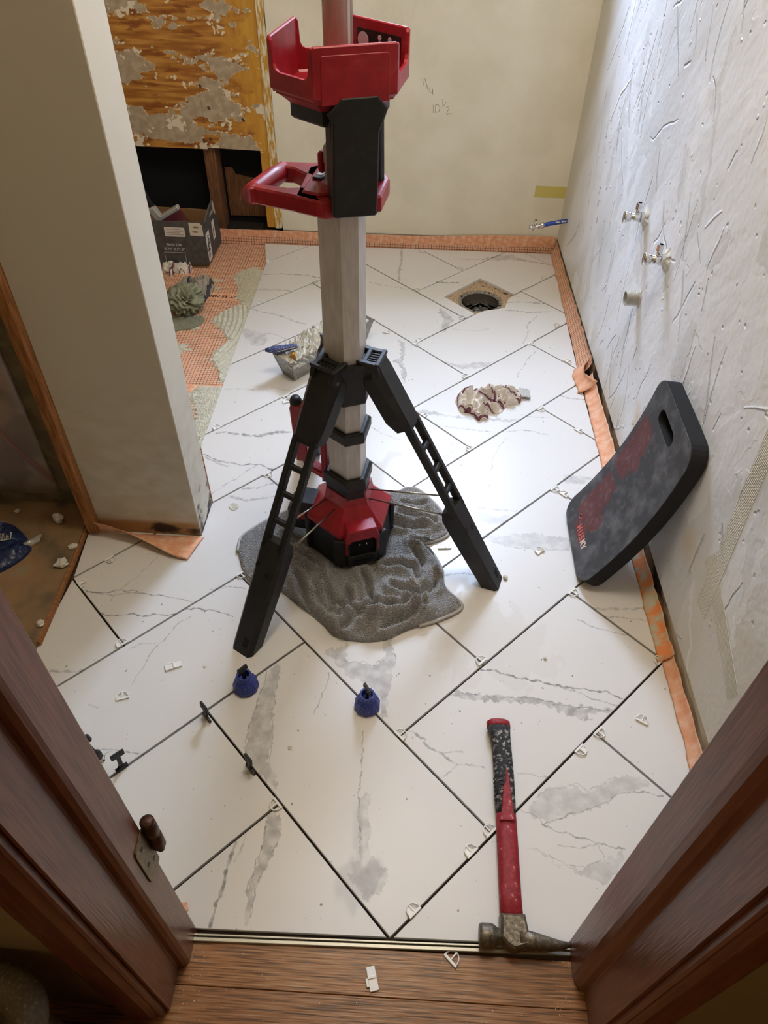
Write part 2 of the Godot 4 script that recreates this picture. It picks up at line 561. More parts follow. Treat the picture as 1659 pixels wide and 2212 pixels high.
func setting() -> void:
	var bk := -2.49
	# --- back wall: cream drywall right of the stripped boards, with the window it is lit by ---
	var mb := MB.new()
	var wx0 := -0.12; var wx1 := 0.47; var wy0 := 1.18; var wy1 := 2.1
	for r in [[-0.545, 0.0, wx0, 2.42], [wx1, 0.0, 0.62, 2.42], [wx0, 0.0, wx1, wy0], [wx0, wy1, wx1, 2.42]]:
		mb.aabb(Vector3(r[0], r[1] + (0.052 if r[1] == 0.0 else 0.0), bk - 0.13), Vector3(r[2], r[3], bk))
	mb.aabb(Vector3(-0.545, -0.02, bk - 0.13), Vector3(0.62, 0.052, bk - 0.004))
	struct("wall_back", mb, M.cream)
	var win := MB.new()
	for r in [[wx0, wy0, wx0 + 0.04, wy1], [wx1 - 0.04, wy0, wx1, wy1], [wx0, wy0, wx1, wy0 + 0.04], [wx0, wy1 - 0.04, wx1, wy1], [wx0, 1.68, wx1, 1.71]]:
		win.aabb(Vector3(r[0], r[1], bk - 0.1), Vector3(r[2], r[3], bk - 0.05), 0.004)
	var wn := struct("window_1", win, mat(c8(232, 230, 224), 0.4))
	var gl := MB.new()
	gl.aabb(Vector3(wx0 + 0.02, wy0 + 0.02, bk - 0.078), Vector3(wx1 - 0.02, wy1 - 0.02, bk - 0.074))
	var glass := mat(Color(0.95, 0.97, 1.0, 0.06), 0.0)
	glass.transparency = BaseMaterial3D.TRANSPARENCY_ALPHA
	part("pane", gl, glass, wn)
	# --- right wall: skim-coated drywall, a touch out of square ---
	right_wall()
	# --- ceiling, front wall, outer walls, hall ---
	mb = MB.new()
	mb.aabb(Vector3(-1.95, 2.4, -2.7), Vector3(1.7, 2.5, 1.75))
	struct("ceiling", mb, M.ceiling)
	mb = MB.new()
	mb.aabb(Vector3(-1.95, -0.05, 0.002), Vector3(-0.352, 2.4, 0.112))
	mb.aabb(Vector3(0.324, -0.05, 0.0), Vector3(1.6, 2.4, 0.112))
	mb.aabb(Vector3(-0.36, 2.06, 0.0), Vector3(0.33, 2.4, 0.112))
	struct("wall_front", mb, M.hall)
	mb = MB.new()
	mb.aabb(Vector3(-1.95, -0.06, -2.7), Vector3(-1.8, 2.4, 1.7))
	struct("wall_left", mb, M.plainwall)
	mb = MB.new()
	mb.aabb(Vector3(-1.9, -0.06, 1.6), Vector3(1.7, 2.4, 1.75))
	mb.aabb(Vector3(1.5, -0.06, 0.112), Vector3(1.7, 2.4, 1.7))
	struct("wall_hall", mb, M.hall)
	# --- hall floor: narrow stained boards ---
	var hall := Node3D.new()
	hall.name = "floor_hall"
	hall.set_meta("kind", "structure")
	add_child(hall)
	mb = MB.new()
	mb.aabb(Vector3(-1.85, -0.06, 0.012), Vector3(1.6, -0.022, 1.65))
	part("underlay", mb, M.dark, hall)
	var tones := []
	for i in 4:
		var dk: Color = [c8(138, 88, 44), c8(148, 96, 48), c8(142, 90, 46), c8(154, 102, 54)][i]
		tones.append(plank_material(dk, 60 + i))
	var z := 0.0135
	for i in 22:
		var wz := 0.0585
		if i == 0: wz = 0.066
		var cuts := [-1.85, rng.randf_range(-0.9, -0.45), rng.randf_range(-0.1, 0.5), 1.6]
		if i < 3: cuts = [-1.85, -0.9, 0.9, 1.6]
		for j in 3:
			mb = MB.new()
			mb.aabb(Vector3(cuts[j] + 0.0004, -0.024, z + 0.0005), Vector3(cuts[j + 1] - 0.0004, -0.006, z + wz - 0.0004), 0.0009)
			part("plank", mb, tones[(i * 3 + j) % 4], hall)
		z += wz
	# --- metal edge strip of the threshold ---
	mb = MB.new()
	var xs := frame(Vector3(1, 0, -0.021), Vector3.UP, Vector3(-0.016, -0.004, 0.0045))
	mb.box(xs, Vector3(0.64, 0.012, 0.003), 0.0006)
	mb.box(Transform3D(xs.basis, xs.origin + Vector3(0, 0.0, 0.006)), Vector3(0.64, 0.008, 0.006), 0.0008)
	var tr := struct("trim_1", mb, mat(c8(186, 182, 168), 0.4, 0.6))
	tr.set_meta("label", "metal edge strip between tile and wooden hall floor")
	jambs()
	partition()
	shower_wall()

func plank_material(c: Color, sd: int) -> StandardMaterial3D:
	var m := tmat([[0.25, c.darkened(0.35)], [0.45, c], [0.7, c.lightened(0.1)], [0.9, c.lightened(0.22)]], 0.36, Vector3(0.5, 9, 12), 0.07, sd, 0.02, 0.1)
	return m

func right_x(z: float) -> float:
	return 0.55 + (z + 2.49) * 0.016

func right_wall() -> void:
	# face image: u along z from -2.5 to 0, v up from 0 to 1.25
	var w := 1280; var h := 640
	var im := Image.create(w, h, false, Image.FORMAT_RGB8)
	var bump := Image.create(w, h, false, Image.FORMAT_L8)
	var nz := noise(0.006, FastNoiseLite.TYPE_SIMPLEX_SMOOTH, 4, 71)
	var n2 := noise(0.03, FastNoiseLite.TYPE_SIMPLEX_SMOOTH, 4, 72)
	var white := Color8(238, 239, 241); var cream := Color8(214, 209, 196); var grey := Color8(216, 217, 218)
	for y in h:
		for x in w:
			var zz := -2.5 + 2.5 * x / w; var hh := 1.25 * (1.0 - float(y) / h)
			var s := nz.get_noise_2d(x * 0.5 + y * 0.3, y * 0.22)
			var c := white.lerp(grey, clampf(0.3 + s * 1.8, 0, 1))
			var k := clampf((-2.26 - zz) * 9.0 + s * 1.2, 0, 1)             # bare paint beside the corner
			k = maxf(k, clampf((0.17 - hh) * 8.0 + s * 2.0, 0, 1) * clampf((-0.9 - zz) * 5.0, 0, 1))
			k = maxf(k, clampf((0.30 + (zz + 0.66) * 0.5 - hh) * 10.0 + s, 0, 1) * clampf((zz + 0.7) * 6.0, 0, 1))
			c = c.lerp(cream, k)
			# rust-yellow bleed above the mouldy foot of the wall
			var ru := clampf(1.0 - absf(zz + 1.13 + (hh - 0.08) * 0.35 + 0.05 * s) / 0.035, 0, 1) * clampf((0.24 - hh) * 9.0, 0, 1)
			ru = maxf(ru, 0.45 * clampf(1.0 - absf(zz + 1.05 + (hh - 0.08) * 0.3 + 0.06 * s) / 0.03, 0, 1) * clampf((0.26 - hh) * 8.0, 0, 1))
			ru = maxf(ru, 0.3 * clampf(1.0 - Vector2(zz + 0.68 + 0.06 * s, (hh - 0.23) * 0.9).length() / 0.05, 0, 1))
			c = c.lerp(Color8(200, 146, 60), clampf(ru * 0.95, 0, 0.85))
			im.set_pixel(x, y, c)
			var b := 0.42 + 0.2 * n2.get_noise_2d(x * 0.3 + y * 0.2, y * 0.13) * (1.0 - k * 0.7) + 0.05 * n2.get_noise_2d(x * 3.0, y * 3.0)
			bump.set_pixel(x, y, Color(b, b, b))
	var P := func(z: float, hh: float) -> Vector2: return Vector2((z + 2.5) / 2.5 * w, (1.0 - hh / 1.25) * h)
	var r := RandomNumberGenerator.new()
	r.seed = 11
	# trowel passes: long flat strokes with a raised lip on one side
	for i in 95:
		var z := r.randf_range(-2.15, -0.45); var hh := r.randf_range(0.12, 1.22)
		var ln := r.randf_range(0.08, 0.35); var wd := r.randf_range(0.02, 0.09)
		var tilt := r.randfn(0.06, 0.28)
		var a: Vector2 = P.call(z, hh); var b: Vector2 = P.call(z + ln * tilt, hh - ln)
		var sd := Vector2(wd / 2.5 * w, 0.0)
		var g := r.randf_range(0.25, 0.7)
		paint_poly(bump, PackedVector2Array([a, a + sd * r.randf_range(0.5, 1.0), b + sd, b + sd * r.randf_range(0.0, 0.3)]), Color(g, g, g), r.randf_range(0.15, 0.4), 10.0, n2)
		if r.randf() < 0.7:
			paint_poly(im, PackedVector2Array([a, a + sd * 0.8, b + sd, b]), Color8(246, 247, 248) if r.randf() < 0.6 else Color8(208, 207, 204), 0.45, 10.0, n2)
	for i in 125:
		var z := r.randf_range(-2.2, -0.42); var hh := r.randf_range(0.06, 1.2)
		var q: Vector2 = P.call(z, hh)
		var an := r.randfn(0.08, 0.35) if r.randf() < 0.75 else r.randf_range(-1.3, 1.3)
		var n := r.randi_range(3, 16)
		var up := r.randf() < 0.6
		var wd := r.randf_range(0.7, 2.4)
		for k in n:
			an += r.randfn(0.0, 0.12)
			var q2 := q + Vector2(sin(an), cos(an)) * 6.5
			paint_line(bump, q, q2, wd * (0.4 + 0.9 * sin(PI * (k + 0.7) / (n + 0.4))), Color.WHITE if up else Color.BLACK, 0.55 if up else 0.45)
			q = q2
	for i in 260:
		var a: Vector2 = P.call(r.randf_range(-2.2, -0.4), r.randf_range(0.03, 1.2))
		paint_line(bump, a, a + Vector2(r.randf_range(-2, 2), r.randf_range(-2, 2)), r.randf_range(0.8, 2.6), Color.WHITE if r.randf() < 0.75 else Color.BLACK, r.randf_range(0.3, 0.9))
	# pencilled numbers
	for q in [[-2.02, 0.44, "7"], [-2.0, 0.41, "6"], [-1.97, 0.37, "0"]]:
		pencil(im, P.call(q[0], q[1]), q[2], 5.0)
	var m := mat(Color.WHITE, 0.62)
	m.albedo_texture = itex(im)
	m.heightmap_enabled = true
	m.heightmap_texture = itex(bump)
	m.heightmap_scale = 1.0
	var uv := func(p: Vector3) -> Vector2: return Vector2((p.z + 2.5) / 2.5, 1.0 - p.y / 1.25)
	var mb := MB.new(uv)
	var x0 := right_x(-2.62); var x1 := right_x(0.0)
	var t := 0.16
	mb.quad(Vector3(x1, 0.058, 0.0), Vector3(x0, 0.058, -2.62), Vector3(x0, 2.4, -2.62), Vector3(x1, 2.4, 0.0))
	mb.quad(Vector3(x0 + t, 0.058, -2.62), Vector3(x1 + t, 0.058, 0.0), Vector3(x1 + t, 2.4, 0.0), Vector3(x0 + t, 2.4, -2.62))
	mb.quad(Vector3(x0, 0.058, -2.62), Vector3(x1, 0.058, 0), Vector3(x1 + t, 0.058, 0), Vector3(x0 + t, 0.058, -2.62))
	mb.quad(Vector3(x1, 2.4, 0), Vector3(x0, 2.4, -2.62), Vector3(x0 + t, 2.4, -2.62), Vector3(x1 + t, 2.4, 0))
	mb.quad(Vector3(x1, 0.058, 0), Vector3(x1, 2.4, 0), Vector3(x1 + t, 2.4, 0), Vector3(x1 + t, 0.058, 0))
	mb.quad(Vector3(x0, 2.4, -2.62), Vector3(x0, 0.058, -2.62), Vector3(x0 + t, 0.058, -2.62), Vector3(x0 + t, 2.4, -2.62))
	var wall := struct("wall_right", mb, m)
	# bottom strip where the drywall paper has been torn off: brown, mouldy
	var bim := Image.create(512, 64, false, Image.FORMAT_RGB8)
	for y in 64:
		for x in 512:
			var zz := -2.5 + 2.5 * x / 512.0
			var s := n2.get_noise_2d(x * 2.0, y * 1.5 + 900)
			var c := Color8(176, 156, 120).lerp(Color8(206, 196, 172), clampf(0.5 + s, 0, 1))
			if zz > -1.72 and zz < -0.62:
				var k := clampf(minf(zz + 1.72, -0.62 - zz) * 9.0, 0, 1)
				var f := nz.get_noise_2d(x * 9.0, y * 2.5)
				c = c.lerp(Color8(128, 96, 60), k * 0.7).lerp(Color8(34, 26, 18), clampf(f * 2.6 + 0.1, 0, 0.95) * k)
			bim.set_pixel(x, y, c)
	var bm := mat(Color.WHITE, 0.9)
	bm.albedo_texture = itex(bim)
	var buv := func(p: Vector3) -> Vector2: return Vector2((p.z + 2.5) / 2.5, 1.0 - p.y / 0.07)
	mb = MB.new(buv)
	mb.prism(pv([right_x(-2.6) + 0.004, 2.6, right_x(0) + 0.004, 0.0, right_x(0) + 0.1, 0.0, right_x(-2.6) + 0.1, 2.6]), Transform3D(Basis(Vector3.RIGHT, Vector3(0, 0, -1), Vector3.UP), Vector3.ZERO), -0.03, 0.0585)
	part("torn_bottom_strip", mb, bm, wall)

func pencil(im: Image, at: Vector2, ch: String, s: float) -> void:
	var strokes := {"7": [[0, 0, 1, 0, 0.4, 2]], "6": [[0.9, 0, 0.2, 1, 0.1, 1.7, 0.6, 2, 0.9, 1.5, 0.5, 1.1, 0.1, 1.5]], "0": [[0.5, 0, 0.1, 0.7, 0.2, 1.7, 0.6, 2, 0.9, 1.2, 0.8, 0.3, 0.5, 0]]}
	for st in strokes[ch]:
		for i in range(0, st.size() - 2, 2):
			paint_line(im, at + Vector2(st[i], st[i + 1]) * s, at + Vector2(st[i + 2], st[i + 3]) * s, 1.0, Color8(110, 108, 104), 0.6)

func jambs() -> void:
	# profile of the left jamb in (x, z): rebate, rounded stop, reveal; straight up
	var up := Transform3D(Basis(Vector3.RIGHT, Vector3(0, 0, -1), Vector3.UP), Vector3.ZERO)
	for side in [-1, 1]:
		var prof: Array
		if side < 0:
			prof = [[-0.36, 0.0], [-0.319, 0.0], [-0.3175, 0.002], [-0.3175, 0.046], [-0.3195, 0.052], [-0.324, 0.0565], [-0.331, 0.058], [-0.332, 0.06], [-0.332, 0.1135], [-0.36, 0.1135]]
		else:
			prof = [[0.335, -0.014], [0.293, -0.014], [0.2915, -0.012], [0.2915, 0.034], [0.2935, 0.044], [0.299, 0.052], [0.307, 0.056], [0.308, 0.058], [0.308, 0.1135], [0.335, 0.1135]]
		var mb := MB.new()
		var p := PackedVector2Array()
		for q in prof: p.append(Vector2(q[0], -q[1]))
		mb.prism(p, up, -0.02, 2.06)
		var d := Node3D.new()
		d.name = "door_%d" % (1 if side < 0 else 2)
		d.set_meta("kind", "structure")
		add_child(d)
		part("jamb", mb, M.jamb, d)
		# casing on the hall face, with a small bead at its inner edge
		mb = MB.new()
		p = PackedVector2Array()
		var x := -0.338 if side < 0 else 0.314
		var s := float(side)
		for q in [[0.0, 0.114], [0.0, 0.121], [0.002, 0.124], [0.005, 0.124], [0.007, 0.120], [0.010, 0.124], [0.016, 0.128], [0.05, 0.1295], [0.056, 0.127], [0.058, 0.122], [0.058, 0.112]]:
			p.append(Vector2(x + s * q[0], -q[1]))
		mb.prism(p, up, -0.02, 2.12)
		part("casing", mb, M.jamb, d)
	var mb2 := MB.new()
	mb2.aabb(Vector3(-0.34, 2.03, 0.0), Vector3(0.32, 2.06, 0.1135))
	mb2.aabb(Vector3(-0.4, 2.04, 0.114), Vector3(0.38, 2.12, 0.13))
	struct("door_3", mb2, M.jamb)

func partition() -> void:
	# end of the stub wall between the alcove and the shower
	var w := 256; var h := 512
	var im := Image.create(w, h, false, Image.FORMAT_RGB8)
	var nz := noise(0.02, FastNoiseLite.TYPE_SIMPLEX_SMOOTH, 5, 81)
	# u: x from -0.79 to -0.39 across the front, going on round the corner; v: height 0..0.5 then plain
	for y in h:
		for x in w:
			var u := float(x) / w; var hh := 0.5 * (1.0 - float(y) / h)
			var n := nz.get_noise_2d(x, y)
			var c := Color8(212, 205, 187).lerp(Color8(200, 190, 168), clampf(0.4 + n, 0, 1) * clampf((0.5 - hh) * 4.0, 0, 1))
			if hh < 0.05:
				c = c.lerp(Color8(170, 128, 80), clampf((0.05 - hh) * 60.0, 0, 0.85) * clampf((0.78 - u) * 8.0, 0, 1))
			var mould := clampf(1.0 - absf(hh - 0.022) / 0.03, 0, 1) * clampf(1.0 - absf(u - 0.52) / 0.26, 0, 1)
			var m2 := clampf(1.0 - hh / 0.13, 0, 1) * clampf((u - 0.7) * 20.0, 0, 1)
			var f := clampf(mould * 1.9 + n * 1.6 - 0.62, 0, 1) * clampf(mould * 3.0, 0, 1) + clampf(m2 * 1.5 + n * 2.4 - 0.95, 0, 1) * clampf(m2 * 2.5, 0, 1)
			c = c.lerp(Color8(34, 27, 20), clampf(f, 0, 0.93))
			im.set_pixel(x, y, c)
	var m := mat(Color.WHITE, 0.62)
	m.albedo_texture = itex(im)
	m.texture_repeat = false
	# front x -0.757 .. -0.508 maps to u 0.03 .. 0.70; right side z -0.863 .. -0.98 maps to u 0.7 .. 1
	var uv := func(p: Vector3) -> Vector2:
		var u := 0.03 + (p.x + 0.757) / 0.249 * 0.67
		if p.x > -0.5095: u = 0.705 + (-0.863 - p.z) / 0.117 * 0.29
		return Vector2(clampf(u, 0.005, 0.995), clampf(1.0 - p.y / 0.5, 0.005, 0.999))
	var mb := MB.new(uv)
	var xl := -1.8; var x0 := -0.757; var x1 := -0.508; var zf := -0.863; var zb := -0.98
	for yy in [[0.0, 0.5], [0.5, 2.4]]:
		mb.quad(Vector3(x0, yy[0], zf), Vector3(x1 - 0.0016, yy[0], zf), Vector3(x1 - 0.0016, yy[1], zf), Vector3(x0, yy[1], zf))
		mb.quad(Vector3(x1, yy[0], zf - 0.0016), Vector3(x1, yy[0], zb), Vector3(x1, yy[1], zb), Vector3(x1, yy[1], zf - 0.0016))
		mb.quad(Vector3(x1 - 0.0016, yy[0], zf), Vector3(x1, yy[0], zf - 0.0016), Vector3(x1, yy[1], zf - 0.0016), Vector3(x1 - 0.0016, yy[1], zf))
	mb.quad(Vector3(x1, 0.0, zb), Vector3(xl, 0.0, zb), Vector3(xl, 2.4, zb), Vector3(x1, 2.4, zb))
	mb.quad(Vector3(x0, 0.0, zb), Vector3(x0, 0.0, zf), Vector3(x0, 2.4, zf), Vector3(x0, 2.4, zb))
	struct("wall_partition", mb, m)
	# wooden post beside it
	mb = MB.new()
	mb.aabb(Vector3(-0.787, 0.006, -0.93), Vector3(-0.758, 2.4, -0.845), 0.004)
	var post := struct("trim_2", mb, M.stud)
	post.set_meta("label", "orange-brown wooden post at the end of the stub wall")
	# grey drywall with clear film stapled over an opening
	mb = MB.new()
	var zf2 := -0.942
	for r in [[-1.8, -0.02, -0.787, 0.052], [-0.884, 0.052, -0.787, 2.4], [-1.8, 1.6, -0.884, 2.4]]:
		mb.aabb(Vector3(r[0], r[1], zf2 - 0.012), Vector3(r[2], r[3], zf2))
	struct("wall_alcove", mb, tmat([[0.3, c8(108, 98, 76)], [0.7, c8(128, 117, 92)]], 0.85, Vector3(3, 3, 3), 0.02, 91, 0.03, 0.1, 0.0, true))
	mb = MB.new()
	mb.aabb(Vector3(-1.8, 0.0, zf2 - 0.036), Vector3(-0.86, 1.62, zf2 - 0.032))
	part("insulation_backing", mb, tmat([[0.25, c8(150, 136, 130)], [0.45, c8(206, 186, 178)], [0.6, c8(216, 190, 146)], [0.8, c8(222, 192, 190)]], 0.8, Vector3(1.3, 1.3, 1.3), 0.012, 92, 0.1, 0.05, 0.0, true), get_node("wall_alcove"))
	var film := MB.new()
	film.smooth(true)
	var fz := noise(0.5, FastNoiseLite.TYPE_SIMPLEX_SMOOTH, 3, 93)
	film.sheet(24, 40, func(u: float, v: float) -> Vector3: return Vector3(lerpf(-1.5, -0.876, u) + 0.003 * fz.get_noise_1d(v * 60.0), lerpf(0.05, 1.62, v), zf2 + 0.006 + 0.004 * fz.get_noise_2d(u * 16.0, v * 30.0)), Vector3(0, 0, -0.0006))
	var fm := mat(Color(0.85, 0.80, 0.80, 0.22), 0.18)
	fm.transparency = BaseMaterial3D.TRANSPARENCY_ALPHA
	solo("plastic_film", film, fm, "clear plastic film stretched over insulation left of the wooden post", "plastic film")
	mb = MB.new()
	mb.tube([Vector3(-1.08, 0.42, zf2 - 0.026), Vector3(-1.02, 0.3, zf2 - 0.026), Vector3(-0.95, 0.15, zf2 - 0.026), Vector3(-0.9, 0.06, zf2 - 0.026)], 0.007, 10)
	solo("supply_pipe", mb, mat(c8(176, 64, 84), 0.4), "red plastic supply pipe seen through the clear film", "pipe")
	for hh in [0.2, 0.31, 0.46, 0.64]:
		mb = MB.new()
		mb.box(Transform3D(Basis(), Vector3(-0.815 - hh * 0.01, hh, zf2 + 0.001)), Vector3(0.014, 0.002, 0.002))
		part("staple", mb, M.dark, get_node("wall_alcove"))

func shower_wall() -> void:
	var bk := -2.49
	# stripped boards above the hole, each its own texture of glue, paint and bare wood
	var wall := Node3D.new()
	wall.name = "wall_shower"
	wall.set_meta("kind", "structure")
	add_child(wall)
	var im := Image.create(512, 512, false, Image.FORMAT_RGB8)
	var bp := Image.create(512, 512, false, Image.FORMAT_L8)
	var na := noise(0.008, FastNoiseLite.TYPE_SIMPLEX_SMOOTH, 5, 101)
	var nb := noise(0.02, FastNoiseLite.TYPE_SIMPLEX_SMOOTH, 5, 102)
	var nc := noise(0.05, FastNoiseLite.TYPE_SIMPLEX_SMOOTH, 4, 103)
	# x -1.3..-0.54 over 512, y 0.34..1.1 over 512
	for y in 512:
		for x in 512:
			var xx := -1.3 + 0.76 * x / 512.0; var hh := 1.1 - 0.76 * y / 512.0
			var right := clampf((xx + 0.72) * 9.0 + nb.get_noise_2d(x, y) * 0.8, 0, 1)
			var g := nb.get_noise_2d(x * 0.35, y * 3.2) if xx < -0.66 else nb.get_noise_2d(x * 3.4, y * 0.3)
			var wood := Color8(150, 92, 28).lerp(Color8(196, 142, 62), clampf(0.5 + g * 1.3, 0, 1)).lerp(Color8(206, 156, 56).lerp(Color8(190, 134, 40), clampf(0.5 + g, 0, 1)), right)
			wood = wood.lerp(Color8(120, 62, 14), clampf((nb.get_noise_2d(x * 0.5 + 300, y * 2.0) - 0.18) * 3.0, 0, 0.75) * (1.0 - right))
			var b := 0.4
			var glue := na.get_noise_2d(x * 0.5, y * 1.25) + 0.16 * nc.get_noise_2d(x * 0.8, y) - 0.03 - 0.22 * right + clampf((0.5 - hh) * 0.6, -0.1, 0.1)
			var paint := na.get_noise_2d(x * 0.9 + 700, y * 1.4) + 0.5 * nc.get_noise_2d(x + 90, y) - 0.4 + clampf((0.5 - hh), -0.1, 0.1)
			var c := wood
			if paint > 0.0 or (glue > -0.014 and glue < 0.012 and nc.get_noise_2d(x * 2.0, y * 2.0) > -0.1):
				c = Color8(222, 210, 184); b = 0.75
			elif glue >= 0.012:
				c = Color8(166, 148, 120).lerp(Color8(182, 166, 138), clampf(0.5 + nc.get_noise_2d(x * 0.8, y * 0.8) * 1.4, 0, 1)); b = 0.6 + 0.2 * nc.get_noise_2d(x * 1.5, y * 1.5)
			im.set_pixel(x, y, c)
			bp.set_pixel(x, y, Color(b, b, b))
	for q in [[-0.8, 0.56], [-0.78, 0.49], [-0.815, 0.38], [-0.79, 0.385], [-0.66, 0.455]]:
		var p := Vector2((q[0] + 1.3) / 0.76 * 512, (1.1 - q[1]) / 0.76 * 512)
		paint_line(im, p, p + Vector2(2, 3), 6, Color8(60, 38, 16), 0.5)
	var m := mat(Color.WHITE, 0.55)
	m.albedo_texture = itex(im)
	m.heightmap_enabled = true
	m.heightmap_texture = itex(bp)
	m.heightmap_scale = 0.25
	var uv := func(p: Vector3) -> Vector2: return Vector2((p.x + 1.3) / 0.76, (1.1 - p.y) / 0.76)
	for r in [[-1.85, -0.8045], [-0.8035, -0.575]]:
		var mb := MB.new(uv)
		mb.prism(pv([r[0], 0.352, r[1], 0.347, r[1] + (0.003 if r[1] < -0.7 else 0.0), 2.4, r[0], 2.4]), Transform3D(Basis(), Vector3(0, 0, bk)), -0.022, -0.004, 0.0008)
		part("board", mb, m, wall)
	var mb := MB.new(uv)
	mb.aabb(Vector3(-0.607, 0.058, bk - 0.022), Vector3(-0.5745, 0.352, bk - 0.005))
	part("board", mb, m, wall)
	# upright trim strip and torn drywall edge at the right
	mb = MB.new()
	var strip := PackedVector2Array([Vector2(-0.574, 0.058)])
	strip.append(Vector2(-0.556, 0.058))
	for i in 40:
		strip.append(Vector2(-0.548 + 0.005 * na.get_noise_1d(i * 60.0) + (0.004 if i % 2 else 0.0), 0.06 + 2.3 * i / 39.0))
	strip.append(Vector2(-0.574, 2.36))
	mb.prism(strip, Transform3D(Basis(), Vector3(0, 0, bk)), -0.02, 0.001)
	part("torn_drywall_edge", mb, tmat([[0.35, c8(196, 146, 58)], [0.5, c8(214, 196, 150)], [0.7, c8(226, 216, 190)]], 0.8, Vector3(14, 3, 14), 0.02, 107, 0.1, 0.1, 0.0, true), wall)
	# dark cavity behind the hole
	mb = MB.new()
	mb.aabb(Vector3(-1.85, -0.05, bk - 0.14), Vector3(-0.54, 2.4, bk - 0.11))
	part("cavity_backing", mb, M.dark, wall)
	mb = MB.new()
	mb.aabb(Vector3(-1.85, -0.05, bk - 0.12), Vector3(-0.54, 0.03, bk + 0.0))
	part("bottom_plate", mb, mat(c8(40, 32, 26), 0.95), wall)
	mb = MB.new()
	mb.aabb(Vector3(-0.829, 0.03, bk - 0.105), Vector3(-0.785, 0.4, bk - 0.024), 0.002)
	part("stud", mb, M.darkstud, wall)
	mb = MB.new()
	mb.prism(pv([-0.775, 0.06, -0.6, 0.06, -0.6, 0.2, -0.69, 0.215, -0.735, 0.225, -0.745, 0.25, -0.775, 0.25]), Transform3D(Basis(), Vector3(0, 0, bk - 0.1)), -0.006, 0.0)
	part("sheathing", mb, M.darkstud, wall)

# ---------- the tripod tower ----------
const TC := Vector3(-0.137, 0.0, -0.87)

func dir(deg: float) -> Vector3:
	var a := deg_to_rad(deg)
	return Vector3(cos(a), 0, sin(a))

func pf(deg: float, d: float) -> Transform3D:    # panel frame: x to its right, y up, z outwards
	return Transform3D(Basis(dir(deg - 90.0), Vector3.UP, dir(deg)), TC + dir(deg) * d)

func hexring(s: float, l: float, y: float) -> PackedVector3Array:   # apothems of the three narrow and the three wide faces
	var o := PackedVector3Array()
	for k in 6:
		var th := 9.0 + 60.0 * k                    # face k, then face k + 1
		var a1 := l if k % 2 == 0 else s
		var a2 := s if k % 2 == 0 else l
		var t := (a2 - a1 * 0.5) / (sqrt(3.0) / 2.0)
		o.append(TC + dir(th) * a1 + dir(th + 90.0) * t + Vector3(0, y, 0))
	o.reverse()
	return o

func hexes(rows: Array) -> MB:
	var mb := MB.new()
	var rings := []
	for r in rows: rings.append(hexring(r[0], r[1], r[2]))
	mb.loft(rings)
	return mb

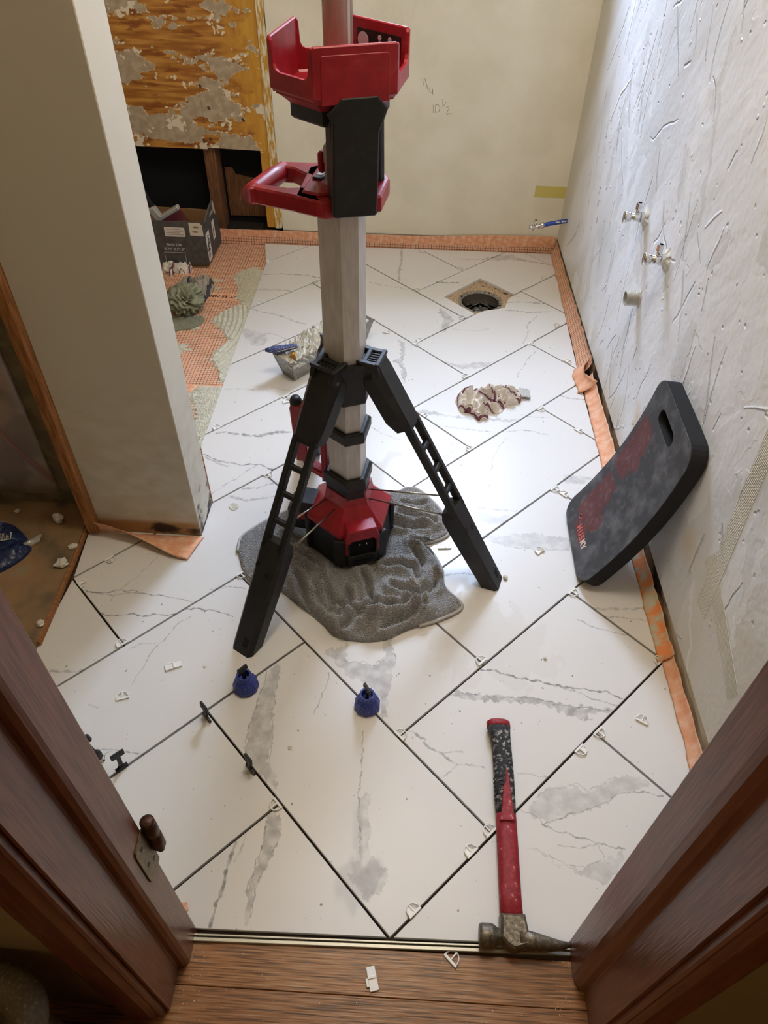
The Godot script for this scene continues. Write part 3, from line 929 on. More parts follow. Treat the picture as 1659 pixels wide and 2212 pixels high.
func tower() -> void:
	var t := thing("tripod_work_light", "red and black tripod work light tower with a hexagonal aluminium mast on the grey towel", "work light")
	# mast
	part("mast", hexes([[0.04, 0.0335, 0.17], [0.04, 0.0335, 0.845]]), M.alu, t, "hexagonal aluminium lower mast")
	var mb := MB.new()
	mb.smooth(true)
	mb.lathe(Transform3D(Basis(), TC), [Vector2(0.0215, 0.85), Vector2(0.0215, 2.3)], 28)
	mb.smooth(false)
	for a in [40.0, 160.0, 280.0]:
		mb.box(Transform3D(Basis(dir(a - 90), Vector3.UP, dir(a)), TC + dir(a) * 0.0213 + Vector3(0, 1.57, 0)), Vector3(0.005, 1.4, 0.0012))
	part("upper_mast", mb, M.alu, t, "round aluminium upper mast")
	# base
	var base := part("base_housing", hexes([[0.088, 0.086, 0.021], [0.096, 0.094, 0.024], [0.094, 0.092, 0.036], [0.086, 0.085, 0.112], [0.084, 0.083, 0.114]]), M.black_plastic, t)
	for v in hexring(0.094, 0.092, 0.066):
		var o := (v - TC); o.y = 0
		mb = MB.new()
		mb.box(frame(o.cross(Vector3.UP), Vector3.UP, v - o.normalized() * 0.006), Vector3(0.03, 0.088, 0.012), 0.003)
		part("corner_rib", mb, M.black_plastic, base)
	var hood := part("base_hood", hexes([[0.088, 0.087, 0.110], [0.09, 0.089, 0.113], [0.09, 0.089, 0.124], [0.087, 0.086, 0.128], [0.052, 0.05, 0.168], [0.048, 0.045, 0.196]]), M.red, t)
	# raised ridges on the hood
	for a in [69.0, 189.0, 309.0]:
		var f := pf(a, 0.0)
		mb = MB.new()
		mb.prism(pv([-0.021, 0.20, 0.021, 0.20, 0.026, 0.172, 0.052, 0.128, 0.05, 0.118, -0.05, 0.118, -0.052, 0.128, -0.026, 0.172]), Transform3D(Basis(f.basis.x, (Vector3(0, 0.86, 0) - f.basis.z * 0.5).normalized(), (f.basis.z * 0.86 + Vector3(0, 0.5, 0)).normalized()), f.origin + f.basis.z * 0.115 + Vector3(0, -0.022, 0)), -0.02, 0.0, 0.002)
		part("hood_ridge", mb, M.red, hood)
	# power inlet in its red shroud
	var fr := pf(69.0, 0.0)
	mb = MB.new()
	mb.prism(pv([-0.033, 0.145, 0.033, 0.145, 0.04, 0.118, 0.04, 0.07, 0.033, 0.07, 0.033, 0.1, 0.026, 0.112, -0.026, 0.112, -0.033, 0.1, -0.033, 0.07, -0.04, 0.07, -0.04, 0.118]), fr, 0.07, 0.106, 0.002)
	part("inlet_shroud", mb, M.red, t)
	mb = MB.new()
	mb.prism(pv([-0.036, 0.03, 0.036, 0.03, 0.036, 0.066, 0.03, 0.06, -0.03, 0.06, -0.036, 0.066]), fr, 0.08, 0.104, 0.002)
	for k in 3:
		mb.box(Transform3D(fr.basis, fr * Vector3(0, 0.034 + 0.008 * k, 0.104)), Vector3(0.05, 0.002, 0.003))
	for s in [-1, 1]:
		mb.box(Transform3D(fr.basis, fr * Vector3(0.034 * s, 0.085, 0.096)), Vector3(0.006, 0.05, 0.02), 0.001)
	var inlet := part("power_inlet", mb, M.black_plastic, t)
	mb = MB.new()
	mb.box(Transform3D(fr.basis, fr * Vector3(0, 0.086, 0.0935)), Vector3(0.064, 0.052, 0.003))
	part("inlet_recess", mb, M.dark, inlet)
	for s in [-1, 1]:
		mb = MB.new()
		mb.box(Transform3D(fr.basis, fr * Vector3(0.008 * s + 0.001, 0.098, 0.099)), Vector3(0.002, 0.006, 0.012))
		part("prong", mb, M.chrome, inlet)
	# mast collars
	part("mast_ring", hexes([[0.047, 0.04, 0.345], [0.05, 0.0435, 0.349], [0.05, 0.0435, 0.369], [0.045, 0.039, 0.374]]), M.black_plastic, t)
	part("mast_ring", hexes([[0.052, 0.045, 0.213], [0.053, 0.046, 0.216], [0.053, 0.046, 0.238], [0.047, 0.040, 0.244]]), M.black_plastic, t)
	part("mast_ring", hexes([[0.046, 0.039, 0.178], [0.049, 0.042, 0.183], [0.049, 0.042, 0.211]]), M.black_plastic, t)
	# hub with its hinges
	var hub := part("leg_hub", hexes([[0.05, 0.0445, 0.45], [0.053, 0.047, 0.455], [0.053, 0.047, 0.535], [0.05, 0.044, 0.54]]), M.black_plastic, t)
	for a in [[124.0, 0.0], [14.0, 0.0], [246.0, 0.0]]:
		var f := pf(a[0], 0.0)
		mb = MB.new()
		for s in [-1, 1]:
			mb.prism(pv([0.03, 0.5, 0.068, 0.505, 0.078, 0.52, 0.07, 0.545, 0.03, 0.548]), Transform3D(Basis(f.basis.z, Vector3.UP, -f.basis.x), f.origin), 0.024 * s - 0.006, 0.024 * s + 0.006, 0.002)
		for k in 4:
			mb.box(Transform3D(f.basis, f * Vector3(-0.012 + 0.008 * k, 0.541, 0.056)), Vector3(0.004, 0.006, 0.034), 0.001)
		mb.box(Transform3D(f.basis, f * Vector3(0, 0.543, 0.071)), Vector3(0.06, 0.007, 0.01), 0.002)
		mb.box(Transform3D(f.basis, f * Vector3(0, 0.543, 0.044)), Vector3(0.06, 0.007, 0.01), 0.002)
		var hg := part("leg_hinge", mb, M.black_plastic, hub)
		for s in [-1, 1]:
			mb = MB.new()
			mb.lathe(Transform3D(Basis(f.basis.z, f.basis.x * s, Vector3.UP), f * Vector3(0.0298 * s, 0.517, 0.064)), [Vector2(0.004, 0), Vector2(0.004, 0.002)], 12)
			part("hinge_pin", mb, M.steel, hub)
	# legs: top at the hub, foot on the tile
	leg(t, TC + dir(126) * 0.064 + Vector3(0, 0.535, 0), Vector3(-0.347, 0.0, -0.527), dir(32))
	leg(t, TC + dir(12) * 0.075 + Vector3(0, 0.535, 0), Vector3(0.226, 0.0, -0.757), dir(-74))
	leg(t, TC + dir(246) * 0.075 + Vector3(0, 0.535, 0), TC + dir(246) * 0.375, dir(156))
	# stay rods
	for q in [[Vector3(-0.189, 0.168, -0.842), Vector3(-0.262, 0.185, -0.742)], [Vector3(-0.166, 0.166, -0.812), Vector3(-0.248, 0.165, -0.684)], [Vector3(-0.092, 0.172, -0.878), Vector3(0.072, 0.2, -0.838)], [Vector3(-0.094, 0.17, -0.85), Vector3(0.076, 0.19, -0.788)], [Vector3(-0.17, 0.17, -0.92), Vector3(-0.24, 0.19, -1.06)], [Vector3(-0.14, 0.17, -0.92), Vector3(-0.19, 0.19, -1.08)]]:
		mb = MB.new()
		mb.smooth(true)
		mb.tube([q[0], q[1]], 0.0022, 8)
		part("stay_rod", mb, M.steel, t)
	# carry handle and battery at the back left
	var h := pf(189.0, 0.0)
	mb = MB.new()
	mb.prism(pv([0.046, 0.2, 0.06, 0.2, 0.06, 0.44, 0.046, 0.44]), Transform3D(Basis(h.basis.z, Vector3.UP, -h.basis.x), h.origin), -0.016, 0.016, 0.003)
	mb.prism(pv([0.055, 0.205, 0.1, 0.232, 0.106, 0.262, 0.093, 0.266, 0.088, 0.244, 0.055, 0.225]), Transform3D(Basis(h.basis.z, Vector3.UP, -h.basis.x), h.origin), -0.014, 0.014, 0.003)
	mb.prism(pv([0.09, 0.25, 0.118, 0.25, 0.124, 0.395, 0.119, 0.405, 0.094, 0.405]), Transform3D(Basis(h.basis.z, Vector3.UP, -h.basis.x), h.origin), -0.013, 0.013, 0.003)
	mb.prism(pv([0.055, 0.42, 0.1, 0.405, 0.1, 0.39, 0.055, 0.40]), Transform3D(Basis(h.basis.z, Vector3.UP, -h.basis.x), h.origin), -0.012, 0.012, 0.003)
	var hd := part("carry_handle", mb, M.red, t)
	mb = MB.new()
	mb.smooth(true)
	mb.tube([h * Vector3(0, 0.375, 0.111), h * Vector3(0, 0.39, 0.111), h * Vector3(0, 0.41, 0.112), h * Vector3(0, 0.418, 0.112)], [0.011, 0.013, 0.013, 0.009], 14)
	part("grip_end", mb, M.black_plastic, hd)
	mb = MB.new()
	mb.box(Transform3D(h.basis, h * Vector3(0, 0.085, 0.115)), Vector3(0.074, 0.07, 0.06), 0.008)
	mb.box(Transform3D(h.basis, h * Vector3(0, 0.125, 0.1)), Vector3(0.062, 0.02, 0.05), 0.005)
	var bat := part("battery_pack", mb, M.black_plastic, t)
	for s in [-1, 1]:
		mb = MB.new()
		mb.box(Transform3D(h.basis, h * Vector3(0.037 * s, 0.1, 0.115)), Vector3(0.006, 0.02, 0.035), 0.002)
		part("release_button", mb, M.red, bat)
	# red handle plate below the head dock
	var lay := Transform3D(Basis(Vector3.RIGHT, Vector3(0, 0, -1), Vector3.UP), TC)
	mb = MB.new()
	var main := [-0.02, 0.077, 0.067, 0.042, 0.077, -0.03, 0.062, -0.078, -0.028, -0.092, -0.062, -0.07, -0.07, 0.056]
	var mp := PackedVector2Array()
	for i in range(0, main.size(), 2): mp.append(Vector2(main[i], -main[i + 1]))
	mb.prism(mp, lay, 0.8345, 0.862, 0.003)
	for arm in [[-0.02, 0.077, -0.07, 0.054, -0.14, 0.028, -0.146, 0.03, -0.153, 0.022, -0.15, 0.01, -0.128, 0.012, -0.085, 0.022, -0.06, 0.018], [-0.028, -0.092, -0.11, -0.089, -0.117, -0.082, -0.112, -0.066, -0.09, -0.064, -0.066, -0.04, -0.05, -0.03]]:
		var ap := PackedVector2Array()
		for i in range(0, arm.size(), 2): ap.append(Vector2(arm[i], -arm[i + 1]))
		mb.prism(ap, lay, 0.8345, 0.862, 0.003)
	var plate := part("handle_plate", mb, M.red, t)
	mb = MB.new()
	mb.smooth(true)
	mb.tube([TC + Vector3(-0.148, 0.848, 0.024), TC + Vector3(-0.142, 0.848, 0.008), TC + Vector3(-0.122, 0.85, -0.045), TC + Vector3(-0.108, 0.85, -0.082)], [0.0155, 0.0165, 0.0165, 0.0145], 16)
	part("grip", mb, M.red, plate)
	mb = MB.new()
	var ap := PackedVector2Array()
	for q in [[-0.06, 0.045], [-0.03, 0.058], [0.0, 0.045], [0.0, -0.05], [-0.02, -0.07], [-0.048, -0.055]]: ap.append(Vector2(q[0], -q[1]))
	mb.prism(ap, lay, 0.86, 0.867, 0.003)
	part("raised_console", mb, M.red, plate)
	mb = MB.new()
	mb.box(Transform3D(Basis(dir(20), Vector3.UP, dir(110)), TC + Vector3(-0.036, 0.868, -0.012)), Vector3(0.017, 0.006, 0.028), 0.001)
	var btn := part("power_button", mb, mat(c8(40, 42, 46), 0.4), plate)
	mb = MB.new()
	mb.lathe(Transform3D(Basis(), TC + Vector3(-0.036, 0.871, -0.014)), [Vector2(0.0055, 0), Vector2(0.0055, 0.0008)], 14)
	part("power_symbol", mb, M.white_plastic, plate)
	for q in [[-0.022, 0.012], [-0.012, -0.02]]:
		mb = MB.new()
		mb.lathe(Transform3D(Basis(), TC + Vector3(q[0], 0.8665, q[1])), [Vector2(0.003, 0), Vector2(0.003, 0.001)], 10)
		part("screw_hole", mb, M.dark, plate)
	mb = MB.new()
	mb.smooth(true)
	mb.lathe(Transform3D(Basis(), TC), [Vector2(0.031, 0.862), Vector2(0.031, 0.866), Vector2(0.027, 0.87), Vector2(0.027, 0.895), Vector2(0.0285, 0.897), Vector2(0.0285, 0.918), Vector2(0.0265, 0.922), Vector2(0.0225, 0.922)], 28)
	part("mast_clamp", mb, mat(c8(150, 140, 130), 0.45, 0.2), t, "grey ring clamp around the upper mast")
	mb = MB.new()
	mb.box(Transform3D(Basis(dir(110), Vector3.UP, dir(200)), TC + dir(195) * 0.033 + Vector3(0, 0.893, 0)), Vector3(0.016, 0.034, 0.012), 0.004)
	part("clamp_lever", mb, M.red, t)
	# black brackets between plate and dock
	for a in [69.0, 309.0]:
		var f := pf(a, 0.0 if a < 100.0 else -0.026)
		mb = MB.new()
		mb.prism(pv([-0.0385, 0.848, -0.035, 0.845, 0.029, 0.842, 0.0325, 0.845, 0.035, 0.965, 0.043, 0.982, 0.048, 0.995, 0.032, 1.0125, -0.0215, 1.0125, -0.038, 0.996, -0.041, 0.99, -0.035, 0.98]), f, 0.076, 0.089, 0.002)
		for s in [-0.034, 0.030]:
			mb.box(Transform3D(f.basis, f * Vector3(s, 0.912, 0.062)), Vector3(0.004, 0.135, 0.03))
		for k in 5:
			mb.box(Transform3D(f.basis * Basis(Vector3.RIGHT, 0.6 if k % 2 else -0.6), f * Vector3(0.028, 0.862 + 0.024 * k, 0.04)), Vector3(0.004, 0.005, 0.03))
		part("dock_bracket", mb, M.black_plastic, t)
	part("dock_flange", hexes([[0.06, 0.066, 0.968], [0.064, 0.07, 0.972], [0.064, 0.07, 0.99]]), M.black_plastic, t)
	# red head dock: open hexagonal tray with three tall walls
	mb = MB.new()
	var outer := [hexring(0.06, 0.066, 0.986), hexring(0.0865, 0.0965, 1.012), hexring(0.0865, 0.0965, 1.034)]
	var inner := [hexring(0.0815, 0.0915, 1.034), hexring(0.08, 0.09, 1.004), hexring(0.028, 0.028, 1.0)]
	mb.loft(outer + inner, true, true, false)
	var dock := part("head_dock", mb, M.red, t)
	for a in [69.0, 189.0, 309.0]:
		var f := pf(a, 0.0)
		mb = MB.new()
		mb.prism(pv([-0.0625, 1.012, 0.0625, 1.012, 0.0625, 1.071, 0.059, 1.0755, -0.059, 1.0755, -0.0625, 1.071]), f, 0.081, 0.0868, 0.0015)
		mb.prism(pv([-0.05, 1.004, 0.05, 1.004, 0.05, 1.062, 0.047, 1.065, -0.047, 1.065, -0.05, 1.062]), f, 0.0845, 0.0876, 0.0008)
		part("dock_wall", mb, M.red, dock)
	for a in [129.0, 9.0, 249.0]:
		var f := pf(a, 0.0)
		var hw := 0.0445
		for s in [-1.0, 1.0]:
			mb = MB.new()
			var pr := PackedVector2Array()
			for q in [[hw, 1.02], [hw, 1.0735], [hw - 0.004, 1.0745], [hw - 0.0075, 1.0705], [hw - 0.0095, 1.043], [hw - 0.0125, 1.0375], [hw - 0.019, 1.0345], [hw - 0.02, 1.02]]: pr.append(Vector2(q[0] * s, q[1]))
			mb.prism(pr, f, 0.091, 0.0966, 0.001)
			part("dock_corner", mb, M.red, dock)
	var f3 := pf(309.0, 0.0)
	mb = MB.new()
	mb.box(Transform3D(f3.basis, f3 * Vector3(-0.005, 1.047, 0.0803)), Vector3(0.088, 0.03, 0.001))
	var lab := part("warning_label", mb, mat(c8(26, 24, 26), 0.4), dock)
	var sym := mat(c8(214, 186, 190), 0.5)
	mb = MB.new()
	mb.lathe(Transform3D(Basis(f3.basis.y, -f3.basis.z, -f3.basis.x), f3 * Vector3(0.026, 1.047, 0.08)), [Vector2(0.011, 0), Vector2(0.011, 0.0008)], 20)
	part("label_symbol", mb, sym, dock)
	for k in 2:
		mb = MB.new()
		mb.box(Transform3D(f3.basis, f3 * Vector3(-0.008 - 0.02 * k, 1.044, 0.0795)), Vector3(0.004, 0.014, 0.0008))
		mb.lathe(Transform3D(Basis(f3.basis.y, -f3.basis.z, -f3.basis.x), f3 * Vector3(-0.008 - 0.02 * k, 1.055, 0.0798)), [Vector2(0.0035, 0), Vector2(0.0035, 0.0008)], 10)
		part("label_symbol", mb, sym, dock)

func leg(t: Node3D, top: Vector3, foot: Vector3, across: Vector3) -> void:
	var down := (foot - top)
	var ln := down.length()
	var Yd := down.normalized()
	var X := (across - Yd * across.dot(Yd)).normalized()
	var Z := X.cross(Yd).normalized()
	if Z.y < 0.0 or Z.dot(Vector3(down.x, 0, down.z)) < 0.0:
		Z = -Z
	var P := func(x: float, s: float, z: float) -> Vector3: return top + X * x + Yd * s + Z * z
	var ring := func(w: float, d: float, s: float, c: float) -> PackedVector3Array:
		var o := PackedVector3Array()
		for q in [[-w, -d], [w, -d], [w, -c], [w - c, 0.0], [-w + c, 0.0], [-w, -c]]: o.append(P.call(q[0], s, q[1]))
		return o
	var mb := MB.new()
	# upper block
	mb.loft([ring.call(0.026, 0.028, -0.012, 0.008), ring.call(0.038, 0.036, 0.012, 0.016), ring.call(0.037, 0.042, 0.03, 0.014), ring.call(0.033, 0.042, 0.115, 0.010), ring.call(0.029, 0.032, 0.145, 0.007)])
	var lg := part("leg", mb, M.black_plastic, t)
	# two rails with webs between them
	mb = MB.new()
	var s0 := 0.14; var s1 := 0.385
	for s in [-1.0, 1.0]:
		var rails := []
		for q in [s0, s1]:
			var o := PackedVector3Array()
			for c in [[0.015, -0.015], [0.029, -0.015], [0.029, -0.003], [0.026, 0.0], [0.017, 0.0], [0.015, -0.003]]: o.append(P.call(c[0] * s, q, c[1]))
			rails.append(o)
		mb.loft(rails)
	for k in 5:
		var sc := s0 + 0.006 + k * 0.0585
		mb.box(Transform3D(Basis(X, Yd, X.cross(Yd)), P.call(0.0, sc, -0.008)), Vector3(0.032, 0.011, 0.013), 0.002)
		mb.box(Transform3D(Basis(X, Yd, X.cross(Yd)), P.call(0.029, sc, -0.009)), Vector3(0.004, 0.006, 0.01), 0.001)
	part("slotted_rail", mb, M.black_plastic, lg)
	# foot, cut level with the floor
	mb = MB.new()
	var low: PackedVector3Array = ring.call(0.0275, 0.034, ln, 0.007)
	for i in low.size(): low[i] -= Yd * (low[i].y / Yd.y) - Yd * 0.0
	mb.loft([ring.call(0.028, 0.032, s1 - 0.02, 0.006), ring.call(0.032, 0.038, s1 - 0.002, 0.007), ring.call(0.031, 0.038, s1 + 0.06, 0.008), low])
	part("leg_foot", mb, M.black_plastic, lg)
	for q in [[0.006, ln - 0.03, 0.013, 0.022], [0.008, s1 + 0.055, 0.009, 0.01], [-0.02, s1 + 0.04, 0.009, 0.01]]:
		mb = MB.new()
		mb.box(Transform3D(Basis(X, Yd, X.cross(Yd)), P.call(q[0], q[1], 0.0)), Vector3(q[2], q[3], 0.0012))
		part("pin_hole", mb, M.dark, lg)

# ---------- cloth and other soft things ----------
func seg_dist(p: Vector2, line: PackedVector2Array) -> float:
	var d := 1e9
	for i in line.size() - 1:
		d = minf(d, p.distance_to(Geometry2D.get_closest_point_to_segment(p, line[i], line[i + 1])))
	return d

func dense(poly: PackedVector2Array, n: int) -> PackedVector2Array:   # closed outline, smoothed and resampled
	var c := Curve2D.new()
	var m := poly.size()
	for i in m + 1:
		var t := (poly[(i + 1) % m] - poly[(i + m - 1) % m]) / 6.0
		c.add_point(poly[i % m], -t, t)
	var o := PackedVector2Array()
	var ln := c.get_baked_length()
	for i in n: o.append(c.sample_baked(ln * i / n, true))
	return o

# cloth lying on the floor: outline in (x, z), height from the callable
func cloth(outline: PackedVector2Array, centre: Vector2, rings: int, n: int, base: float, hf: Callable, uvs = 1.0) -> MB:
	var b := dense(outline, n)
	var mb := MB.new(uvs if uvs is Callable else func(p: Vector3) -> Vector2: return Vector2(p.x, p.z) * uvs)
	mb.smooth(true)
	var g := []
	for k in rings + 1:
		var t := 1.0 - pow(1.0 - float(k) / rings, 1.35)
		var row := PackedVector3Array()
		for i in n:
			var p := centre.lerp(b[i], t)
			var e := p.distance_to(b[i])
			row.append(Vector3(p.x, base + hf.call(p, e), p.y))
		g.append(row)
	for k in rings:
		for i in n:
			var j := (i + 1) % n
			mb.quad(g[k][i], g[k][j], g[k + 1][j], g[k + 1][i])
	var low := PackedVector3Array()
	for i in n: low.append(Vector3(b[i].x, base - 0.0005, b[i].y))
	for i in n:
		var j := (i + 1) % n
		mb.quad(g[rings][i], g[rings][j], low[j], low[i])
	mb.fan(low, true)
	return mb

func soft_things() -> void:
	# grey towel under the tower
	var out := pv([-0.407, -0.812, -0.408, -0.857, -0.385, -0.89, -0.34, -0.934, -0.275, -0.98, -0.231, -1.009, -0.148, -1.032, -0.039, -1.045, -0.003, -1.065, 0.028, -1.06, 0.071, -1.012, 0.101, -0.955, 0.106, -0.907, 0.071, -0.878, 0.046, -0.868, 0.068, -0.835, 0.088, -0.785, 0.093, -0.736, 0.131, -0.691, 0.124, -0.667, 0.072, -0.635, 0.011, -0.609, -0.034, -0.581, -0.089, -0.572, -0.146, -0.582, -0.186, -0.619, -0.268, -0.686, -0.317, -0.723, -0.337, -0.712, -0.373, -0.734])
	var folds := []
	for f in [[-0.255, -0.74, -0.241, -0.717, -0.231, -0.683, -0.21, -0.643, -0.18, -0.609, -0.15, -0.575], [-0.265, -0.812, -0.228, -0.793, -0.207, -0.763], [-0.185, -0.72, -0.159, -0.655, -0.125, -0.641, -0.104, -0.63], [-0.15, -0.573, -0.113, -0.614, -0.073, -0.64, -0.028, -0.655], [-0.066, -0.641, -0.012, -0.656, 0.037, -0.688, 0.07, -0.724, 0.076, -0.755], [-0.101, -0.761, -0.085, -0.723, -0.075, -0.673, -0.066, -0.641], [-0.047, -0.782, -0.006, -0.785, 0.022, -0.765, 0.029, -0.73], [0.016, -0.856, 0.045, -0.854, 0.077, -0.813, 0.087, -0.769], [-0.032, -0.917, 0.015, -0.9, 0.044, -0.907], [-0.013, -0.991, 0.013, -0.982, 0.043, -0.995], [-0.045, -0.602, 0.006, -0.629, 0.037, -0.655], [-0.2, -0.78, -0.195, -0.74, -0.2, -0.7], [-0.3, -0.86, -0.33, -0.8, -0.31, -0.75], [0.02, -0.83, 0.04, -0.79, 0.03, -0.74], [-0.02, -0.95, 0.03, -0.94, 0.07, -0.93], [-0.13, -0.7, -0.12, -0.66, -0.14, -0.62], [-0.03, -0.72, 0.01, -0.7, 0.05, -0.66]]:
		folds.append(pv(f))
	var nz := noise(9.0, FastNoiseLite.TYPE_SIMPLEX_SMOOTH, 3, 200)
	var fz := noise(140.0, FastNoiseLite.TYPE_SIMPLEX, 2, 201)
	var hf := func(p: Vector2, e: float) -> float:
		var h := 0.011 * sqrt(clampf(e / 0.008, 0.0, 1.0))
		h += 0.007 * clampf(nz.get_noise_2d(p.x, p.y) + 0.35, 0.0, 1.0) * clampf(e / 0.03, 0.0, 1.0)
		for f in folds:
			var d := seg_dist(p, f)
			if d < 0.05:
				h += 0.017 * exp(-pow((d - 0.014) / 0.010, 2.0)) - 0.009 * exp(-pow(d / 0.004, 2.0))
		var under := Vector2(p.x + 0.137, p.y + 0.87).length()
		if under < 0.13: h = minf(h, 0.0195 + maxf(0.0, under - 0.098) * 0.9)
		return maxf(0.001, h + 0.0012 * fz.get_noise_2d(p.x, p.y))
	var tm := tmat([[0.2, c8(138, 136, 132)], [0.5, c8(168, 166, 162)], [0.85, c8(196, 194, 190)]], 0.95, Vector3(9, 9, 9), 0.12, 202, 1.5, 0.13, 0.0, true)
	tm.rim_enabled = true
	tm.rim = 0.6
	solo("grey_towel", cloth(out, Vector2(-0.12, -0.82), 64, 420, 0.0005, hf), tm, "crumpled dark grey terry towel spread under the base of the work light", "towel")
	var hem := MB.new()
	hem.smooth(true)
	var hp2 := []
	for p in dense(out, 200):
		if not (p.x > -0.26 and p.x < 0.03 and p.y > -0.66): hp2.append(Vector3(p.x, 0.0045, p.y))
	var last := []
	for p in hp2:
		if last.size() and last[-1].distance_to(p) > 0.05:
			break
		last.append(p)
	hem.tube(last, 0.0042, 6)
	part("hem", hem, mat(c8(176, 174, 170), 0.8), get_node("grey_towel"), "smooth lighter hem")
	# plaid rag
	var pim := Image.create(256, 256, false, Image.FORMAT_RGB8)
	pim.fill(c8(238, 231, 220))
	for i in 64:
		pim.fill_rect(Rect2i(i * 4, 0, 1, 256), c8(214, 203, 188))
		pim.fill_rect(Rect2i(0, i * 4, 256, 1), c8(206, 196, 180))
	for o in [0, 100]:
		for q in [[40, 14, 92, 34, 48], [33, 2, 110, 60, 70], [59, 2, 110, 60, 70]]:
			for vert in 2:
				var r := Rect2i(q[0] + o, 0, q[1], 256) if vert else Rect2i(0, q[0] + o, 256, q[1])
				for y in range(r.position.y, r.end.y):
					for x in range(r.position.x, r.end.x):
						pim.set_pixel(x, y, pim.get_pixel(x, y).lerp(Color8(q[2] - 14, q[3] - 14, q[4] - 10), 0.72))
	var pm := mat(Color.WHITE, 0.9)
	pm.albedo_texture = itex(pim)
	M.plaid = pm
	var n2 := noise(22.0, FastNoiseLite.TYPE_SIMPLEX_SMOOTH, 3, 210)
	var hp := func(p: Vector2, e: float) -> float:
		var q := 1.0 - absf(n2.get_noise_2d(p.x * 0.75, p.y * 0.75)) * 2.6
		return maxf(0.001, (0.005 + 0.042 * clampf(q, 0.0, 1.0) * clampf(0.35 + e / 0.05, 0, 1)) * sqrt(clampf(e / 0.006, 0, 1)))
	var po := pv([0.13, -1.462, 0.152, -1.505, 0.192, -1.515, 0.229, -1.53, 0.279, -1.528, 0.314, -1.52, 0.334, -1.5, 0.328, -1.468, 0.289, -1.45, 0.266, -1.414, 0.234, -1.408, 0.224, -1.382, 0.198, -1.374, 0.176, -1.404, 0.147, -1.412, 0.137, -1.442])
	var swirl := noise(8.0, FastNoiseLite.TYPE_SIMPLEX_SMOOTH, 2, 216)
	var puv := func(p: Vector3) -> Vector2:
		var a := 0.75 + 1.6 * swirl.get_noise_2d(p.x, p.z)
		var q := Vector2(p.x - 0.225 + p.y * 0.8, p.z + 1.455 - p.y * 0.6)
		return q.rotated(a) * 6.5
	var prag := cloth(po, Vector2(0.225, -1.455), 46, 240, 0.0005, hp, puv)
	solo("plaid_rag", prag, pm, "crumpled white rag with maroon plaid stripes lying on the tile", "rag")
	var mb := MB.new()
	var wn := noise(30.0, FastNoiseLite.TYPE_SIMPLEX, 2, 213)
	mb.smooth(true)
	mb.sheet(14, 12, func(u: float, v: float) -> Vector3: return Vector3(0.328 + 0.034 * u, 0.008 + 0.006 * wn.get_noise_2d(u, v) + 0.006 * (1.0 - u), -1.53 + 0.042 * v), Vector3(0, -0.0008, 0))
	part("care_tag", mb, tmat([[0.3, c8(226, 222, 214)], [0.52, c8(226, 222, 214)], [0.56, c8(120, 118, 120)]], 0.8, Vector3(30, 30, 30), 0.2, 214, 0.0, 0.1, 0.0, true), get_node("plaid_rag"))
	# grey striped rag, green rag
	var sim := Image.create(128, 128, false, Image.FORMAT_RGB8)
	sim.fill(c8(168, 160, 150))
	for q in [[20, 8], [32, 3], [84, 8], [96, 3]]: sim.fill_rect(Rect2i(q[0], 0, q[1], 128), c8(72, 72, 76))
	var sm := mat(Color.WHITE, 0.95)
	sm.albedo_texture = itex(sim)
	var hr := func(p: Vector2, e: float) -> float:
		var q := 1.0 - absf(n2.get_noise_2d(p.x * 0.9 + 40, p.y * 0.9)) * 2.0
		return maxf(0.001, (0.012 + 0.045 * clampf(q, 0, 1) * clampf(0.3 + e / 0.06, 0, 1)) * sqrt(clampf(e / 0.008, 0, 1)))
	solo("striped_rag", cloth(pv([-0.89, -2.08, -0.868, -2.125, -0.826, -2.124, -0.769, -2.15, -0.75, -2.109, -0.758, -2.032, -0.767, -1.98, -0.787, -1.985, -0.836, -2.02, -0.875, -2.03]), Vector2(-0.81, -2.08), 30, 160, -0.009, hr, 7.0), sm, "crumpled grey rag with dark stripes on the orange membrane", "rag")
	mb = MB.new()
	mb.smooth(true)
	var gn := noise(2.3, FastNoiseLite.TYPE_SIMPLEX_SMOOTH, 3, 220)
	var rings := []
	for i in 29:
		var th := PI * i / 28.0
		var ring := PackedVector3Array()
		for k in 56:
			var ph := TAU * k / 56.0
			var d := Vector3(sin(th) * cos(ph), -cos(th), sin(th) * sin(ph))
			var r := 0.8 + 0.55 * (1.0 - absf(gn.get_noise_3d(d.x * 1.3, d.y * 1.3, d.z * 1.3)) * 2.6)
			ring.append(Vector3(-0.812, 0.034, -1.945) + Vector3(d.x * 0.055, maxf(d.y, -0.75) * 0.04, d.z * 0.062) * r)
		rings.append(ring)
	mb.loft(rings)
	var gm := tmat([[0.2, c8(176, 180, 142)], [0.55, c8(204, 206, 170)], [0.85, c8(220, 222, 194)]], 0.97, Vector3(30, 30, 30), 0.05, 221, 0.4, 0.15, 0.0, true)
	solo("green_rag", mb, gm, "balled-up mossy green rag in front of the grey striped rag", "rag")
	solo("green_cloth", cloth(pv([-0.87, -1.88, -0.8, -1.9, -0.735, -1.89, -0.755, -1.83, -0.8, -1.81, -0.85, -1.79, -0.88, -1.82]), Vector2(-0.8, -1.855), 16, 90, -0.009, func(p: Vector2, e: float) -> float: return (0.006 + 0.012 * absf(n2.get_noise_2d(p.x, p.y))) * sqrt(clampf(e / 0.006, 0, 1)) + 0.001, 6.0), mat(c8(128, 128, 108), 0.95), "flat grey-green cloth under the balled green rag", "rag")
